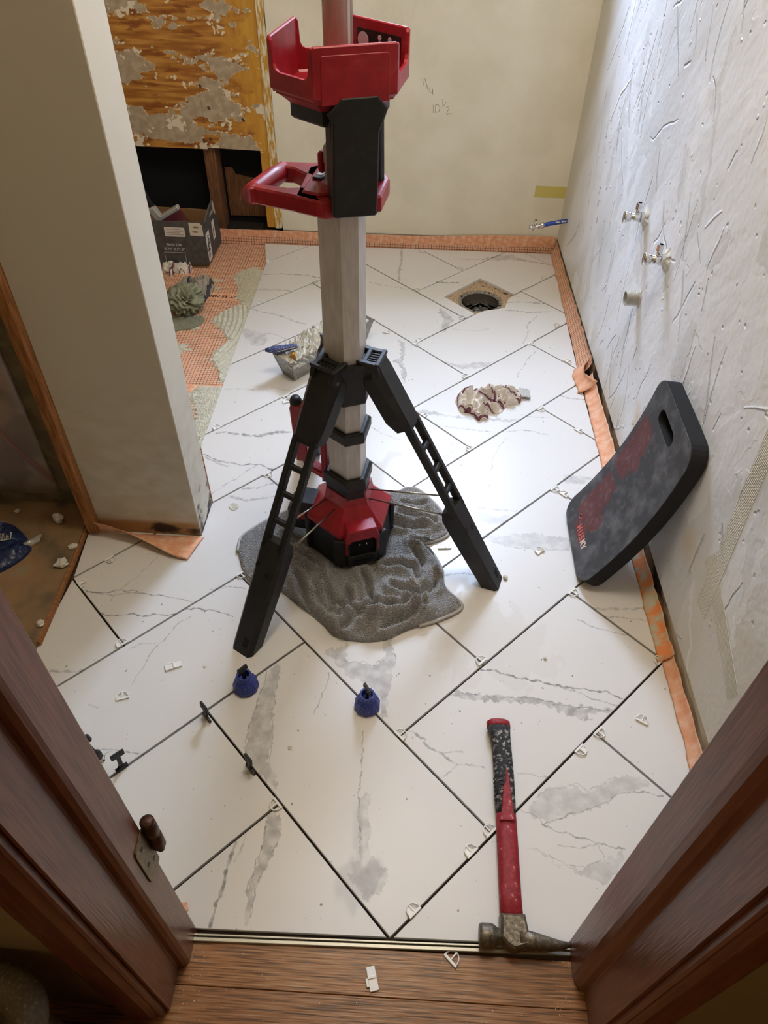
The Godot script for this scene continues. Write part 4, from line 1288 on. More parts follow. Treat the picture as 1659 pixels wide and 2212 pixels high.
	solo("maroon_rag", cloth(pv([-0.985, -2.235, -0.94, -2.19, -0.925, -2.185, -0.932, -2.215, -0.89, -2.205, -0.862, -2.23, -0.88, -2.275, -0.95, -2.28]), Vector2(-0.92, -2.235), 20, 120, -0.009, func(p: Vector2, e: float) -> float: return (0.006 + 0.02 * clampf(1.0 - absf(n2.get_noise_2d(p.x, p.y)) * 2.4, 0, 1)) * sqrt(clampf(e / 0.005, 0, 1)) + 0.001, 9.0), pm, "white and maroon rag crushed under the front of the tile box", "rag")

# flat outline with a hole, bent by a map (flat point, depth) -> point
func bent_plate(outline: PackedVector2Array, hole: PackedVector2Array, map: Callable, thick: float, strips: int, uv: Callable) -> MB:
	var mb := MB.new()
	var lo := outline[0].x; var hi := outline[0].x
	for p in outline:
		lo = minf(lo, p.x); hi = maxf(hi, p.x)
	for i in strips:
		var a := lo + (hi - lo) * i / strips; var b := lo + (hi - lo) * (i + 1) / strips
		for s in Geometry2D.intersect_polygons(outline, pv([a, -9, b, -9, b, 9, a, 9])):
			for q in Geometry2D.clip_polygons(s, hole):
				var idx := Geometry2D.triangulate_polygon(q)
				for k in range(0, idx.size(), 3):
					var A := q[idx[k]]; var B := q[idx[k + 1]]; var C := q[idx[k + 2]]
					if (B - A).cross(C - A) < 0.0:
						var t := B; B = C; C = t
					mb.tri(map.call(A, 0.0), map.call(B, 0.0), map.call(C, 0.0), uv.call(A), uv.call(B), uv.call(C))
					mb.tri(map.call(A, thick), map.call(C, thick), map.call(B, thick), uv.call(A), uv.call(C), uv.call(B))
	for loop in [outline, hole]:
		var n: int = loop.size()
		for i in n:
			var A: Vector2 = loop[i]; var B: Vector2 = loop[(i + 1) % n]
			var m := maxi(1, int(A.distance_to(B) / 0.012))
			for k in m:
				var p := A.lerp(B, float(k) / m); var q := A.lerp(B, float(k + 1) / m)
				mb.tri(map.call(p, thick), map.call(q, thick), map.call(q, 0.0), uv.call(p), uv.call(q), uv.call(q))
				mb.tri(map.call(p, thick), map.call(q, 0.0), map.call(p, 0.0), uv.call(p), uv.call(q), uv.call(p))
	return mb

func rounded(x0: float, y0: float, x1: float, y1: float, r: float, n := 6) -> PackedVector2Array:
	var o := PackedVector2Array()
	for c in [[x1 - r, y0 + r, -90], [x1 - r, y1 - r, 0], [x0 + r, y1 - r, 90], [x0 + r, y0 + r, 180]]:
		for k in n + 1:
			var a := deg_to_rad(c[2] + 90.0 * k / n)
			o.append(Vector2(c[0] + cos(a) * r, c[1] + sin(a) * r))
	return o

func kneeling_pad() -> void:
	var t := thing("kneeling_pad", "worn black foam kneeling pad with faded red stripe leaning against the right wall", "kneeling pad")
	var p0 := Vector2(0.405, 0.0125); var p1 := Vector2(0.522, 0.202); var p2 := Vector2(0.541, 0.428)
	var ln := 0.46
	var map := func(q: Vector2, d: float) -> Vector3:
		var s := q.x / ln
		var b := p0 * (1 - s) * (1 - s) + p1 * 2 * s * (1 - s) + p2 * s * s
		var g := ((p1 - p0) * (1 - s) + (p2 - p1) * s).normalized()
		var off := Vector2(g.y, -g.x) * d
		return Vector3(b.x + off.x, b.y + off.y, q.y)
	var out := rounded(0.0, -1.02, ln, -0.748, 0.042)
	var hole := rounded(0.385, -0.95, 0.419, -0.845, 0.0168)
	var im := Image.create(256, 160, false, Image.FORMAT_RGB8)
	var nz := noise(0.03, FastNoiseLite.TYPE_SIMPLEX_SMOOTH, 5, 301)
	for y in 160:
		for x in 256:
			var u := x / 256.0; var v := y / 160.0           # u up the pad, v from the far edge to the near one
			var n := nz.get_noise_2d(x * 0.7, y * 0.7); var n2 := nz.get_noise_2d(x * 2.0 + 400, y * 2.0)
			var c := Color8(72, 73, 76).lerp(Color8(112, 112, 115), clampf(0.2 + n * 1.2, 0, 1))
			var red := (u > 0.05 and u < 0.4 and v > 0.13 + 0.05 * n and v < 0.55 - maxf(0.0, u - 0.2) * 0.9 + 0.1 * n) or (u > 0.44 and u < 0.78 and v < 0.42 - absf(u - 0.58) * 0.6 + 0.1 * n and v > 0.06)
			if u > 0.05 and u < 0.14 and v < 0.3: red = red and n > -0.05
			if red and n2 > -0.42: c = c.lerp(Color8(112, 62, 62), 0.75)
			c = c.lerp(Color8(120, 116, 114), clampf((n2 - 0.22) * 1.6, 0, 0.4))
			im.set_pixel(x, y, c)
	var bm := tmat([[0.3, c8(20, 20, 21)], [0.6, c8(30, 30, 31)], [0.8, c8(46, 46, 46)]], 0.9, Vector3(30, 30, 30), 0.12, 302, 0.12, 0.2)
	var m := mat(Color.WHITE, 0.72)
	m.albedo_texture = itex(im)
	m.metallic_specular = 0.35
	m.heightmap_enabled = true
	m.heightmap_texture = ntex(0.25, 303)
	m.heightmap_scale = 0.02
	var uv := func(q: Vector2) -> Vector2: return Vector2(q.x / ln, (q.y + 1.02) / 0.272)
	# printed face, a skin of its own on the dark foam body
	part("foam_body", bent_plate(out, hole, func(q: Vector2, d: float) -> Vector3: return map.call(q, d + 0.0015), 0.034, 40, uv), bm, t)
	part("printed_face", bent_plate(MB.inset(out, 0.001), MB.inset(hole, -0.001), map, 0.0017, 40, uv), m, t, "scuffed printed face")
	# lettering near the lower edge, read towards the camera
	var place := func(v: Vector3) -> Vector3: return map.call(Vector2(0.038 + v.y, -0.875 + v.x), -0.0004 - v.z)
	var first := letters("HUS", 0.025, 0.0006, true, func(v: Vector3) -> Vector3: return v, true)
	var wide: float = first.get_aabb().end.x + 0.0012
	part("lettering", letters("HUS", 0.025, 0.0006, true, func(v: Vector3) -> Vector3: return place.call(v + Vector3(-0.044, 0, 0)), true), mat(c8(206, 104, 92), 0.7), t)
	part("lettering", letters("KY", 0.025, 0.0006, true, func(v: Vector3) -> Vector3: return place.call(v + Vector3(-0.044 + wide, 0, 0)), true), mat(c8(226, 208, 190), 0.7), t)
	var mb := MB.new()
	var lg := []
	for q in [[-0.066, 0.014], [-0.074, 0.01], [-0.07, 0.004], [-0.06, 0.005], [-0.057, 0.012], [-0.052, 0.008]]:
		lg.append(map.call(Vector2(0.04 + q[1], -0.875 + q[0]), -0.0006))
	mb.tube(lg, 0.0012, 6)
	part("emblem", mb, mat(c8(190, 84, 78), 0.7), t)

# ---------- the hammer ----------
func hammer() -> void:
	var t := thing("hammer", "framing hammer with red and black rubber grip, head down on the threshold", "hammer", Vector3(0.198, 0.0, 0.0))
	var rings := []
	var blk := []
	var a0 := Vector3(0.0, 0.016, -0.036); var a1 := Vector3(0.004, 0.017, -0.383)
	var oval := func(s: float, w: float, h: float, dx := 0.0) -> PackedVector3Array:
		var o := PackedVector3Array()
		var c := a0.lerp(a1, s) + Vector3(dx, h - 0.017 + 0.001, 0)
		for k in 20:
			var th := TAU * k / 20.0
			var cx := cos(th); var sy := sin(th)
			o.append(c + Vector3(signf(cx) * pow(absf(cx), 0.75) * w, signf(sy) * pow(absf(sy), 0.75) * h, 0))
		return o
	var mb := MB.new()
	mb.smooth(true)
	mb.loft([oval.call(-0.01, 0.0195, 0.0135), oval.call(0.1, 0.0185, 0.014), oval.call(0.3, 0.0185, 0.0145), oval.call(0.46, 0.0182, 0.0148), oval.call(0.5, 0.0178, 0.0146)])
	var redm := tmat([[0.3, c8(132, 20, 30)], [0.6, c8(152, 28, 38)], [0.8, c8(160, 42, 48)], [0.9, c8(190, 150, 144)]], 0.6, Vector3(9, 9, 9), 0.035, 312, 0.03, 0.1)
	var blackm := tmat([[0.3, c8(30, 30, 31)], [0.62, c8(42, 42, 43)], [0.68, c8(60, 58, 56)], [0.74, c8(176, 170, 162)]], 0.75, Vector3(9, 9, 9), 0.04, 313, 0.05, 0.1)
	part("handle", mb, redm, t, "red lower grip")
	mb = MB.new()
	mb.smooth(true)
	mb.loft([oval.call(0.49, 0.0178, 0.0147), oval.call(0.56, 0.0184, 0.0155), oval.call(0.7, 0.0186, 0.0158), oval.call(0.86, 0.0182, 0.0155, -0.001), oval.call(0.93, 0.0195, 0.016, -0.003), oval.call(0.985, 0.0225, 0.0165, -0.005)])
	part("grip", mb, blackm, t, "black rubber grip smeared with mortar")
	mb = MB.new()
	mb.smooth(true)
	mb.loft([oval.call(0.98, 0.0228, 0.0167, -0.005), oval.call(1.01, 0.023, 0.0165, -0.006), oval.call(1.03, 0.018, 0.012, -0.005)])
	part("end_cap", mb, redm, t, "red end cap")
	# red tongue laid into the black grip
	mb = MB.new()
	var tg := PackedVector2Array()
	for q in [[-0.013, -0.19], [0.013, -0.19], [0.012, -0.214], [0.01, -0.25], [0.007, -0.285], [0.004, -0.287], [0.002, -0.262], [-0.004, -0.25], [-0.007, -0.216]]: tg.append(Vector2(q[0], -q[1]))
	mb.prism(tg, Transform3D(Basis(Vector3.RIGHT, Vector3(0, 0, -1), Vector3.UP), Vector3(0.001, 0.0, 0)), 0.028, 0.0335, 0.001)
	part("grip_inlay", mb, redm, t)
	mb = MB.new()
	mb.smooth(true)
	for k in 6:
		mb = MB.new()
		mb.smooth(true)
		var z := -0.232 - 0.008 * k
		var ring := []
		for i in 7:
			var th := deg_to_rad(100 + 14.0 * i)
			ring.append(Vector3(0.002 + cos(th) * 0.0184, 0.0168 + sin(th) * 0.0158, z))
		mb.tube(ring, 0.0016, 6)
		part("grip_rib", mb, blackm, t)
	# forged head
	var iron := tmat([[0.2, c8(84, 76, 64)], [0.5, c8(106, 97, 82)], [0.8, c8(128, 118, 100)], [0.95, c8(160, 150, 130)]], 0.42, Vector3(14, 14, 14), 0.03, 314, 0.03, 0.1, 0.55)
	mb = MB.new()
	mb.smooth(true)
	var face := Transform3D(Basis(Vector3(0, 1, 0), Vector3(-1, 0, 0), Vector3(0, 0, 1)), Vector3(-0.012, 0.019, -0.009))
	mb.lathe(face, [Vector2(0.0115, -0.004), Vector2(0.0115, 0.009), Vector2(0.013, 0.014), Vector2(0.0175, 0.02), Vector2(0.0185, 0.024), Vector2(0.0185, 0.038), Vector2(0.0175, 0.041), Vector2(0.016, 0.0425)], 24)
	var hd := part("head", mb, iron, t, "scratched steel head")
	mb = MB.new()
	var eye := PackedVector2Array()
	for q in [[-0.02, -0.04], [0.02, -0.04], [0.024, -0.012], [0.026, 0.004], [0.0, 0.012], [-0.012, 0.006], [-0.022, -0.005], [-0.021, -0.018]]: eye.append(Vector2(q[0], -q[1]))
	mb.prism(eye, Transform3D(Basis(Vector3.RIGHT, Vector3(0, 0, -1), Vector3.UP), Vector3.ZERO), 0.002, 0.036, 0.004)
	part("eye", mb, iron, t)
	for s in [-1.0, 1.0]:
		mb = MB.new()
		mb.smooth(true)
		var cl := []
		for q in [[0.008, -0.006, 0.0145, 0.009], [0.032, -0.004, 0.0125, 0.008], [0.054, -0.002, 0.0095, 0.0065], [0.075, -0.001, 0.006, 0.0048], [0.092, -0.003, 0.0026, 0.003]]:
			var o := PackedVector3Array()
			for k in 10:
				var th := TAU * k / 10.0
				o.append(Vector3(q[0], 0.019 + s * (q[3] + 0.001) + cos(th) * q[3], q[1] + sin(th) * q[2]))
			cl.append(o)
		mb.loft(cl)
		part("claw", mb, iron, t)

const FLATUP := Basis(Vector3(1, 0, 0), Vector3(0, 0, -1), Vector3(0, 1, 0))   # xy drawn flat on the floor, y away from the camera

func membranes() -> void:
	var im := grid_texture(256, 256, c8(230, 176, 142), c8(118, 72, 50), 16, 16)
	var m := mat(Color.WHITE, 0.8)
	m.albedo_texture = itex(im)
	m.uv1_scale = Vector3(1, 1, 1)
	M.grid = m
	M.orange = tmat([[0.2, c8(224, 156, 116)], [0.5, c8(232, 172, 134)], [0.75, c8(236, 190, 158)], [0.95, c8(228, 212, 194)]], 0.75, Vector3(7, 7, 7), 0.02, 401, 0.05, 0.2, 0.0, true)
	# on the shower floor: gridded sheets with plain bands between them
	var t := thing("membrane", "orange waterproofing membrane with a printed grid covering the untiled shower floor", "membrane")
	var uv := func(p: Vector3) -> Vector2: return Vector2(p.x, p.z) * 6.0
	for r in [[-1.8, -2.48, -0.575, -2.075], [-1.8, -2.03, -0.575, -1.505], [-1.8, -1.44, -0.5, -0.985]]:
		var mb := MB.new(uv)
		mb.aabb(Vector3(r[0], -0.0115, r[1]), Vector3(r[2], -0.0095, r[3]))
		part("gridded_sheet", mb, m, t)
	for r in [[-2.075, -2.03], [-1.505, -1.44]]:
		var mb := MB.new()
		mb.aabb(Vector3(-1.8, -0.0115, r[0]), Vector3(-0.575, -0.0097, r[1]))
		part("plain_band", mb, M.orange, t)
	var lay := func(v: Vector3) -> Vector3: return Vector3(-0.713 - v.x, -0.0094 + v.z, -2.053 + v.y)
	part("printed_lettering", letters("ICC-ES PMG®", 0.02, 0.0004, true, lay), M.dark, t)
	part("printed_lettering", letters("W", 0.03, 0.0004, true, func(v: Vector3) -> Vector3: return Vector3(-0.81 + v.x, -0.0092 + v.z, -2.165 - v.y)), M.dark, t)
	# strip up the foot of the back wall
	var nz := noise(2.0, FastNoiseLite.TYPE_SIMPLEX_SMOOTH, 3, 402)
	var b := thing("membrane_strip", "orange membrane strip folded up along the foot of the back wall", "membrane strip")
	var top := func(x: float) -> float: return 0.05 + 0.013 * clampf((x - 0.02) * 4.0, 0, 1) + 0.006 * clampf((x - 0.2) * 3.0, 0, 1) + 0.003 * nz.get_noise_1d(x * 2.2)
	var mid := func(x: float) -> float: return 0.02 + 0.006 * nz.get_noise_1d(x * 1.7 + 9) + 0.008 * clampf((x - 0.3) * 4.0, 0, 1)
	var mb := MB.new(func(p: Vector3) -> Vector2: return Vector2(p.x, p.y) * 6.0)
	var mb2 := MB.new()
	for i in 64:
		var x0 := -0.8 + 1.346 * i / 64.0; var x1 := -0.8 + 1.346 * (i + 1) / 64.0
		var zf := func(x: float, y: float) -> float: return -2.4845 + 0.003 * nz.get_noise_2d(x * 3.0, y * 20.0) + 0.002
		var a := Vector3(x0, -0.01, -2.481); var c := Vector3(x1, -0.01, -2.481)
		var d := Vector3(x1, mid.call(x1), zf.call(x1, 0.02)); var e := Vector3(x0, mid.call(x0), zf.call(x0, 0.02))
		var f := Vector3(x1, top.call(x1), zf.call(x1, 0.06)); var g := Vector3(x0, top.call(x0), zf.call(x0, 0.06))
		var k := Vector3(0, 0, -0.0015)
		mb.quad(a, c, d, e); mb.quad(c + k, a + k, e + k, d + k)
		mb2.quad(e, d, f, g); mb2.quad(d + k, e + k, g + k, f + k); mb2.quad(g, f, f + k, g + k)
	part("gridded_face", mb, m, b)
	part("plain_face", mb2, M.orange, b)
	# torn pieces up the foot of the right wall, far to near
	strip("membrane_strip", "long gridded orange membrane strip at the right wall beside the drain", -2.47, -1.63, 0.531, 0.054, 0.012, true, 0)
	strip("membrane_strip", "curled torn orange membrane end at the right wall above the mouldy patch", -1.66, -1.53, 0.512, 0.044, 0.026, false, 1)
	strip("membrane_strip", "narrow orange membrane strip at the right wall beside the black mould", -1.6, -1.17, 0.532, 0.034, 0.01, false, 2)
	strip("membrane_strip", "flat orange membrane piece at the right wall just behind the kneeling pad", -1.19, -0.9, 0.532, 0.03, 0.004, false, 3)
	strip("membrane_strip", "mortar-smeared orange membrane strip at the right wall in front of the kneeling pad", -0.89, -0.56, 0.551, 0.032, 0.012, false, 4)
	strip("membrane_strip", "bright orange membrane end at the right wall nearest the right door jamb", -0.57, -0.3, 0.562, 0.03, 0.012, false, 5)
	# flap peeled off the foot of the stub wall
	var fl := thing("membrane_flap", "loose orange membrane flap curling away from the foot of the stub wall", "membrane strip")
	mb = MB.new()
	mb.smooth(true)
	mb.sheet(40, 10, func(u: float, v: float) -> Vector3:
		var a := deg_to_rad(lerpf(84.0, 8.0, smoothstep(0.0, 1.0, u)) - 8.0 * v)
		var r := (0.045 + 0.032 * smoothstep(0.3, 1.0, u)) * v
		return Vector3(lerpf(-0.788, -0.5, u) - 0.022 * v * smoothstep(0.6, 1.0, u), 0.0018 + sin(a) * r + 0.004 * sin(u * 9.0) * v, -0.857 + cos(a) * r), Vector3(0, -0.0008, -0.0006))
	part("plain_face", mb, M.orange, fl)
	mb = MB.new()
	var chip := [Vector2(-0.352, 0.034), Vector2(-0.341, 0.036), Vector2(-0.336, 0.024), Vector2(-0.345, 0.02)]
	mb.prism(PackedVector2Array(chip), Transform3D(FLATUP, Vector3(0, 0.0005, 0)), 0.0, 0.0015)
	solo("membrane_scrap", mb, M.orange, "small orange membrane scrap showing beside the left door jamb", "membrane scrap")

func strip(called: String, label: String, z0: float, z1: float, x0: float, h: float, wob: float, grid: bool, sd: int) -> void:
	var nz := noise(1.0, FastNoiseLite.TYPE_SIMPLEX_SMOOTH, 3, 420 + sd)
	var n := maxi(10, int((z1 - z0) / 0.02))
	var mb := MB.new()
	mb.smooth(true)
	if grid:
		mb = MB.new()
	mb.sheet(n, 6, func(u: float, v: float) -> Vector3:
		var z := lerpf(z0, z1, u)
		var wx := right_x(z) - 0.004
		var curl := 0.0
		if sd == 1: curl = 0.03 * sin(u * PI) * v
		var xx := lerpf(x0 + wob * 0.35 * nz.get_noise_1d(z * 14.0), wx, smoothstep(0.0, 1.0, pow(v, 0.8)))
		return Vector3(xx - curl, 0.0012 + h * pow(v, 1.25) * (1.0 + 0.25 * nz.get_noise_1d(z * 20.0 + 5.0)) + wob * 0.3 * sin(PI * v) * nz.get_noise_1d(z * 9.0 + 50.0), z), Vector3(0.0008, -0.0008, 0))
	var mt: Material = M.orange
	if grid:
		if not M.has("grid_strip"):
			var g: StandardMaterial3D = M.grid.duplicate()
			g.uv1_scale = Vector3(5.0, 0.4, 1)
			M.grid_strip = g
		mt = M.grid_strip
	elif sd == 4:
		mt = tmat([[0.3, c8(236, 142, 78)], [0.5, c8(232, 150, 96)], [0.56, c8(196, 186, 158)], [0.9, c8(206, 198, 172)]], 0.8, Vector3(4, 4, 4), 0.02, 430, 0.1, 0.15, 0.0, true)
	var o := thing(called, label, "membrane strip")
	part("gridded_face" if grid else "plain_face", mb, mt, o)

func mortar() -> void:
	var nz := noise(1.0, FastNoiseLite.TYPE_SIMPLEX_SMOOTH, 4, 440)
	var patches := [
		["grey-green combed mortar left of the tiles beside the striped rag", -2.285, -2.0, [-0.63, -0.69, -0.695, -0.672, -0.655, -0.66, -0.62], 2.2],
		["broad combed mortar patch with long curved ridges left of the tiles", -2.0, -1.52, [-0.64, -0.69, -0.712, -0.66, -0.625, -0.655, -0.662, -0.62, -0.606], 0.9],
		["rough scraped mortar patch beside the tiles right behind the stub wall", -1.5, -1.2, [-0.66, -0.69, -0.66, -0.642, -0.64, -0.625, -0.61], -1.0]]
	for p in patches:
		var ed: Array = p[3]
		var mb := MB.new()
		mb.smooth(true)
		var z0: float = p[1]; var z1: float = p[2]; var kind: float = p[4]
		mb.sheet(110, 56, func(u: float, v: float) -> Vector3:
			var z := lerpf(z0, z1, u)
			var s := u * (ed.size() - 1)
			var i := mini(int(s), ed.size() - 2)
			var xl: float = lerpf(ed[i], ed[i + 1], s - i) + 0.012 * nz.get_noise_1d(z * 90.0) + 0.008 * nz.get_noise_1d(z * 300.0)
			var xr := -0.589
			if z < -2.25: xr = -0.589 - (-2.25 - z) * 1.0
			var x := lerpf(xl, xr, v)
			var e := clampf(minf(v, minf(u * 3.0, (1.0 - u) * 3.0)) * 8.0, 0.0, 1.0)
			var r := 0.0
			if kind > 0.0:
				var ph := (z * kind * 0.5 + (x + 0.59) * (-0.45 * kind) + 0.25 * (x + 0.7) * (x + 0.7) * 8.0) / 0.016 if kind > 2.0 else ((x + 0.59) * 0.95 + (z + 1.75) * 0.22 + (z + 1.75) * (z + 1.75) * 1.1) / 0.0165
				r = 0.0062 * pow(0.5 + 0.5 * cos(ph * TAU), 1.5)
			else:
				r = 0.004 * (0.5 + nz.get_noise_2d(x * 120.0, z * 260.0)) + 0.003 * nz.get_noise_2d(x * 300.0, z * 420.0)
			return Vector3(x, -0.0096 + e * (0.0018 + r + 0.0008 * nz.get_noise_2d(x * 200.0, z * 200.0)), z), Vector3(0, -0.001, 0))
		solo("mortar_patch", mb, M.mortar, p[0], "mortar")
	# thin smears further out
	for q in [[-0.755, -2.17, 0.03, 0.018, "small mortar smear on the gridded membrane near the tile box"], [-0.74, -2.11, 0.022, 0.014, "narrow mortar smear just in front of the one by the tile box"], [-0.76, -1.83, 0.03, 0.016, "mortar smear on the membrane in front of the green rag"], [-0.79, -1.7, 0.06, 0.05, "large thin mortar smear on the membrane beside the stub wall edge"]]:
		var mb := MB.new()
		mb.smooth(true)
		var ring := PackedVector3Array()
		var ring2 := PackedVector3Array()
		for k in 36:
			var a := TAU * k / 36.0
			var r := 0.7 + 0.7 * nz.get_noise_2d(cos(a) * 2.0 + q[0] * 50.0, sin(a) * 2.0 + q[1] * 50.0)
			ring.append(Vector3(q[0] + cos(a) * q[2] * r, -0.0096, q[1] + sin(a) * q[3] * r))
			ring2.append(Vector3(q[0] + cos(a) * q[2] * r * 0.8, -0.0082, q[1] + sin(a) * q[3] * r * 0.8))
		mb.loft([ring2, ring], true, true, true)
		solo("mortar_smear", mb, M.mortar, q[4], "mortar")

func alcove_floor() -> void:
	var mb := MB.new()
	var pl := PackedVector2Array()
	for q in [[-1.8, -0.94], [-0.795, -0.94], [-0.797, -0.86], [-0.79, -0.743], [-0.784, -0.52], [-0.78, 0.0], [-1.8, 0.0]]: pl.append(Vector2(q[0], -q[1]))
	mb.prism(pl, Transform3D(FLATUP, Vector3.ZERO), -0.012, 0.0155, 0.0012)
	solo("plywood_sheet", mb, M.ply, "dirty brown plywood sheet covering the alcove floor at the left", "plywood")
	mb = MB.new()
	var strip_pts := PackedVector2Array()
	for q in [[-0.796, -0.872], [-0.7905, -0.872], [-0.783, -0.743], [-0.777, -0.52], [-0.784, -0.52], [-0.7895, -0.743]]: strip_pts.append(Vector2(q[0], -q[1]))
	mb.prism(strip_pts, Transform3D(FLATUP, Vector3.ZERO), 0.0005, 0.0152, 0.0006)
	part("cut_edge", mb, M.plyedge, get_node("plywood_sheet"), "pale sawn edge")
	# white plaster crumbs on the plywood
	var cl := [["tall white plaster chunk standing on the plywood near the wooden post", -0.861, -0.868, 0.011, 0.03], ["white plaster lump on the plywood edge halfway along the sheet", -0.806, -0.735, 0.015, 0.014], ["small curved plaster crumb on the plywood edge nearer the wooden post", -0.799, -0.79, 0.009, 0.008], ["white plaster crumb on the plywood edge nearest the left jamb", -0.79, -0.565, 0.009, 0.008], ["tiny plaster crumb on the plywood beside the blue bag", -0.98, -0.9, 0.006, 0.006]]
	for q in cl:
		crumb(q[0], "plaster crumb", Vector3(q[1], 0.0155, q[2]), q[3], q[4], "plaster_crumb")
	# blue printed bag
	var t := thing("plastic_bag", "blue printed plastic bag with a white barcode on the plywood at the left edge", "bag", Vector3(-0.98, 0.0155, -0.76))
	var nz := noise(14.0, FastNoiseLite.TYPE_SIMPLEX_SMOOTH, 3, 450)
	var bag := func(p: Vector2, e: float) -> float: return (0.02 + 0.012 * nz.get_noise_2d(p.x, p.y)) * sqrt(clampf(e / 0.03, 0, 1)) + 0.001
	mb = cloth(pv([-0.15, -0.14, -0.02, -0.1, 0.02, -0.085, 0.075, -0.035, 0.082, 0.0, 0.05, 0.05, 0.0, 0.08, -0.15, 0.12]), Vector2(-0.04, -0.01), 24, 120, 0.0, bag)
	var bm := tmat([[0.3, c8(22, 32, 66)], [0.6, c8(34, 48, 92)], [0.9, c8(64, 84, 124)]], 0.3, Vector3(8, 8, 8), 0.03, 451, 0.2, 0.05)
	part("bag", mb, bm, t)
	mb = MB.new()
	var clear := mat(Color(0.85, 0.84, 0.8, 0.3), 0.12)
	clear.transparency = BaseMaterial3D.TRANSPARENCY_ALPHA
	mb.smooth(true)
	mb.sheet(30, 6, func(u: float, v: float) -> Vector3: return Vector3(lerpf(-0.06, 0.098, u) , 0.006 + 0.008 * sin(v * PI) + 0.006 * nz.get_noise_2d(u * 0.4, v * 0.2), lerpf(0.12, -0.035, u) + 0.03 * (v - 0.5) + 0.02 * sin(u * 5.0)), Vector3(0, -0.0004, 0))
	part("clear_hem", mb, clear, t)
	var turn := Basis(Vector3.UP, 0.3)
	mb = MB.new()
	mb.box(Transform3D(turn, Vector3(0.015, 0.0245, -0.03)), Vector3(0.042, 0.0006, 0.024))
	part("barcode_label", mb, mat(c8(206, 206, 200), 0.5), t)
	mb = MB.new()
	for k in 12:
		mb.box(Transform3D(turn, Vector3(0.015, 0.025, -0.03) + turn * Vector3(-0.018 + k * 0.0032, 0, 0)), Vector3(0.0008 + 0.0009 * (k % 3), 0.0005, 0.019))
	part("barcode", mb, M.dark, t)
	mb = MB.new()
	for k in 6:
		mb.box(Transform3D(turn, Vector3(-0.022, 0.0262, -0.062) + turn * Vector3(0, 0, 0.007 * k - 0.01)), Vector3(0.05 - 0.004 * (k % 3), 0.0005, 0.0018))
	var tx := part("small_print", mb, mat(c8(190, 196, 206), 0.5), t)
	tx.set_meta("kind", "stuff")

func crumb(label: String, cat: String, at: Vector3, r: float, h: float, called: String, m: Material = null) -> void:
	var mb := MB.new()
	var nz := noise(1.2, FastNoiseLite.TYPE_SIMPLEX, 3, int(absf(at.x * 1000.0)) + int(absf(at.z * 3000.0)))
	var rings := []
	for i in 7:
		var th := PI * i / 6.0
		var ring := PackedVector3Array()
		for k in 10:
			var ph := TAU * k / 10.0
			var d := Vector3(sin(th) * cos(ph), -cos(th), sin(th) * sin(ph))
			var q := 1.0 + 0.7 * nz.get_noise_3d(d.x, d.y, d.z)
			ring.append(at + Vector3(d.x * r * q, (d.y + 1.0) * h * 0.5 * (0.8 + 0.3 * q), d.z * r * q))
		rings.append(ring)
	mb.loft(rings)
	solo(called, mb, m if m else M.plaster, label, cat)

# ---------- levelling clips, posts, caps ----------
func clip_mesh(kind: int) -> ArrayMesh:
	var mb := MB.new()
	mb.box(Transform3D(Basis(), Vector3(0, 0.0016, 0)), Vector3(0.026, 0.0034, 0.0046), 0.0006)
	var arc := []
	for i in 13:
		var a := PI * i / 12.0
		arc.append(Vector3(cos(a) * 0.0115, 0.0026, -0.002 - sin(a) * 0.0135))
	mb.smooth(true)
	mb.tube(arc, 0.0013, 6)
	mb.smooth(false)
	mb.box(Transform3D(Basis(), Vector3(0, 0.0024, -0.0085)), Vector3(0.0026, 0.002, 0.013), 0.0004)
	if kind == 1:
		mb.prism(pv([0.0, 0.002, -0.011, 0.002, -0.009, 0.009, -0.003, 0.0142, 0.0, 0.015]), Transform3D(FLATUP, Vector3.ZERO), 0.0008, 0.0018)
	return mb.done()

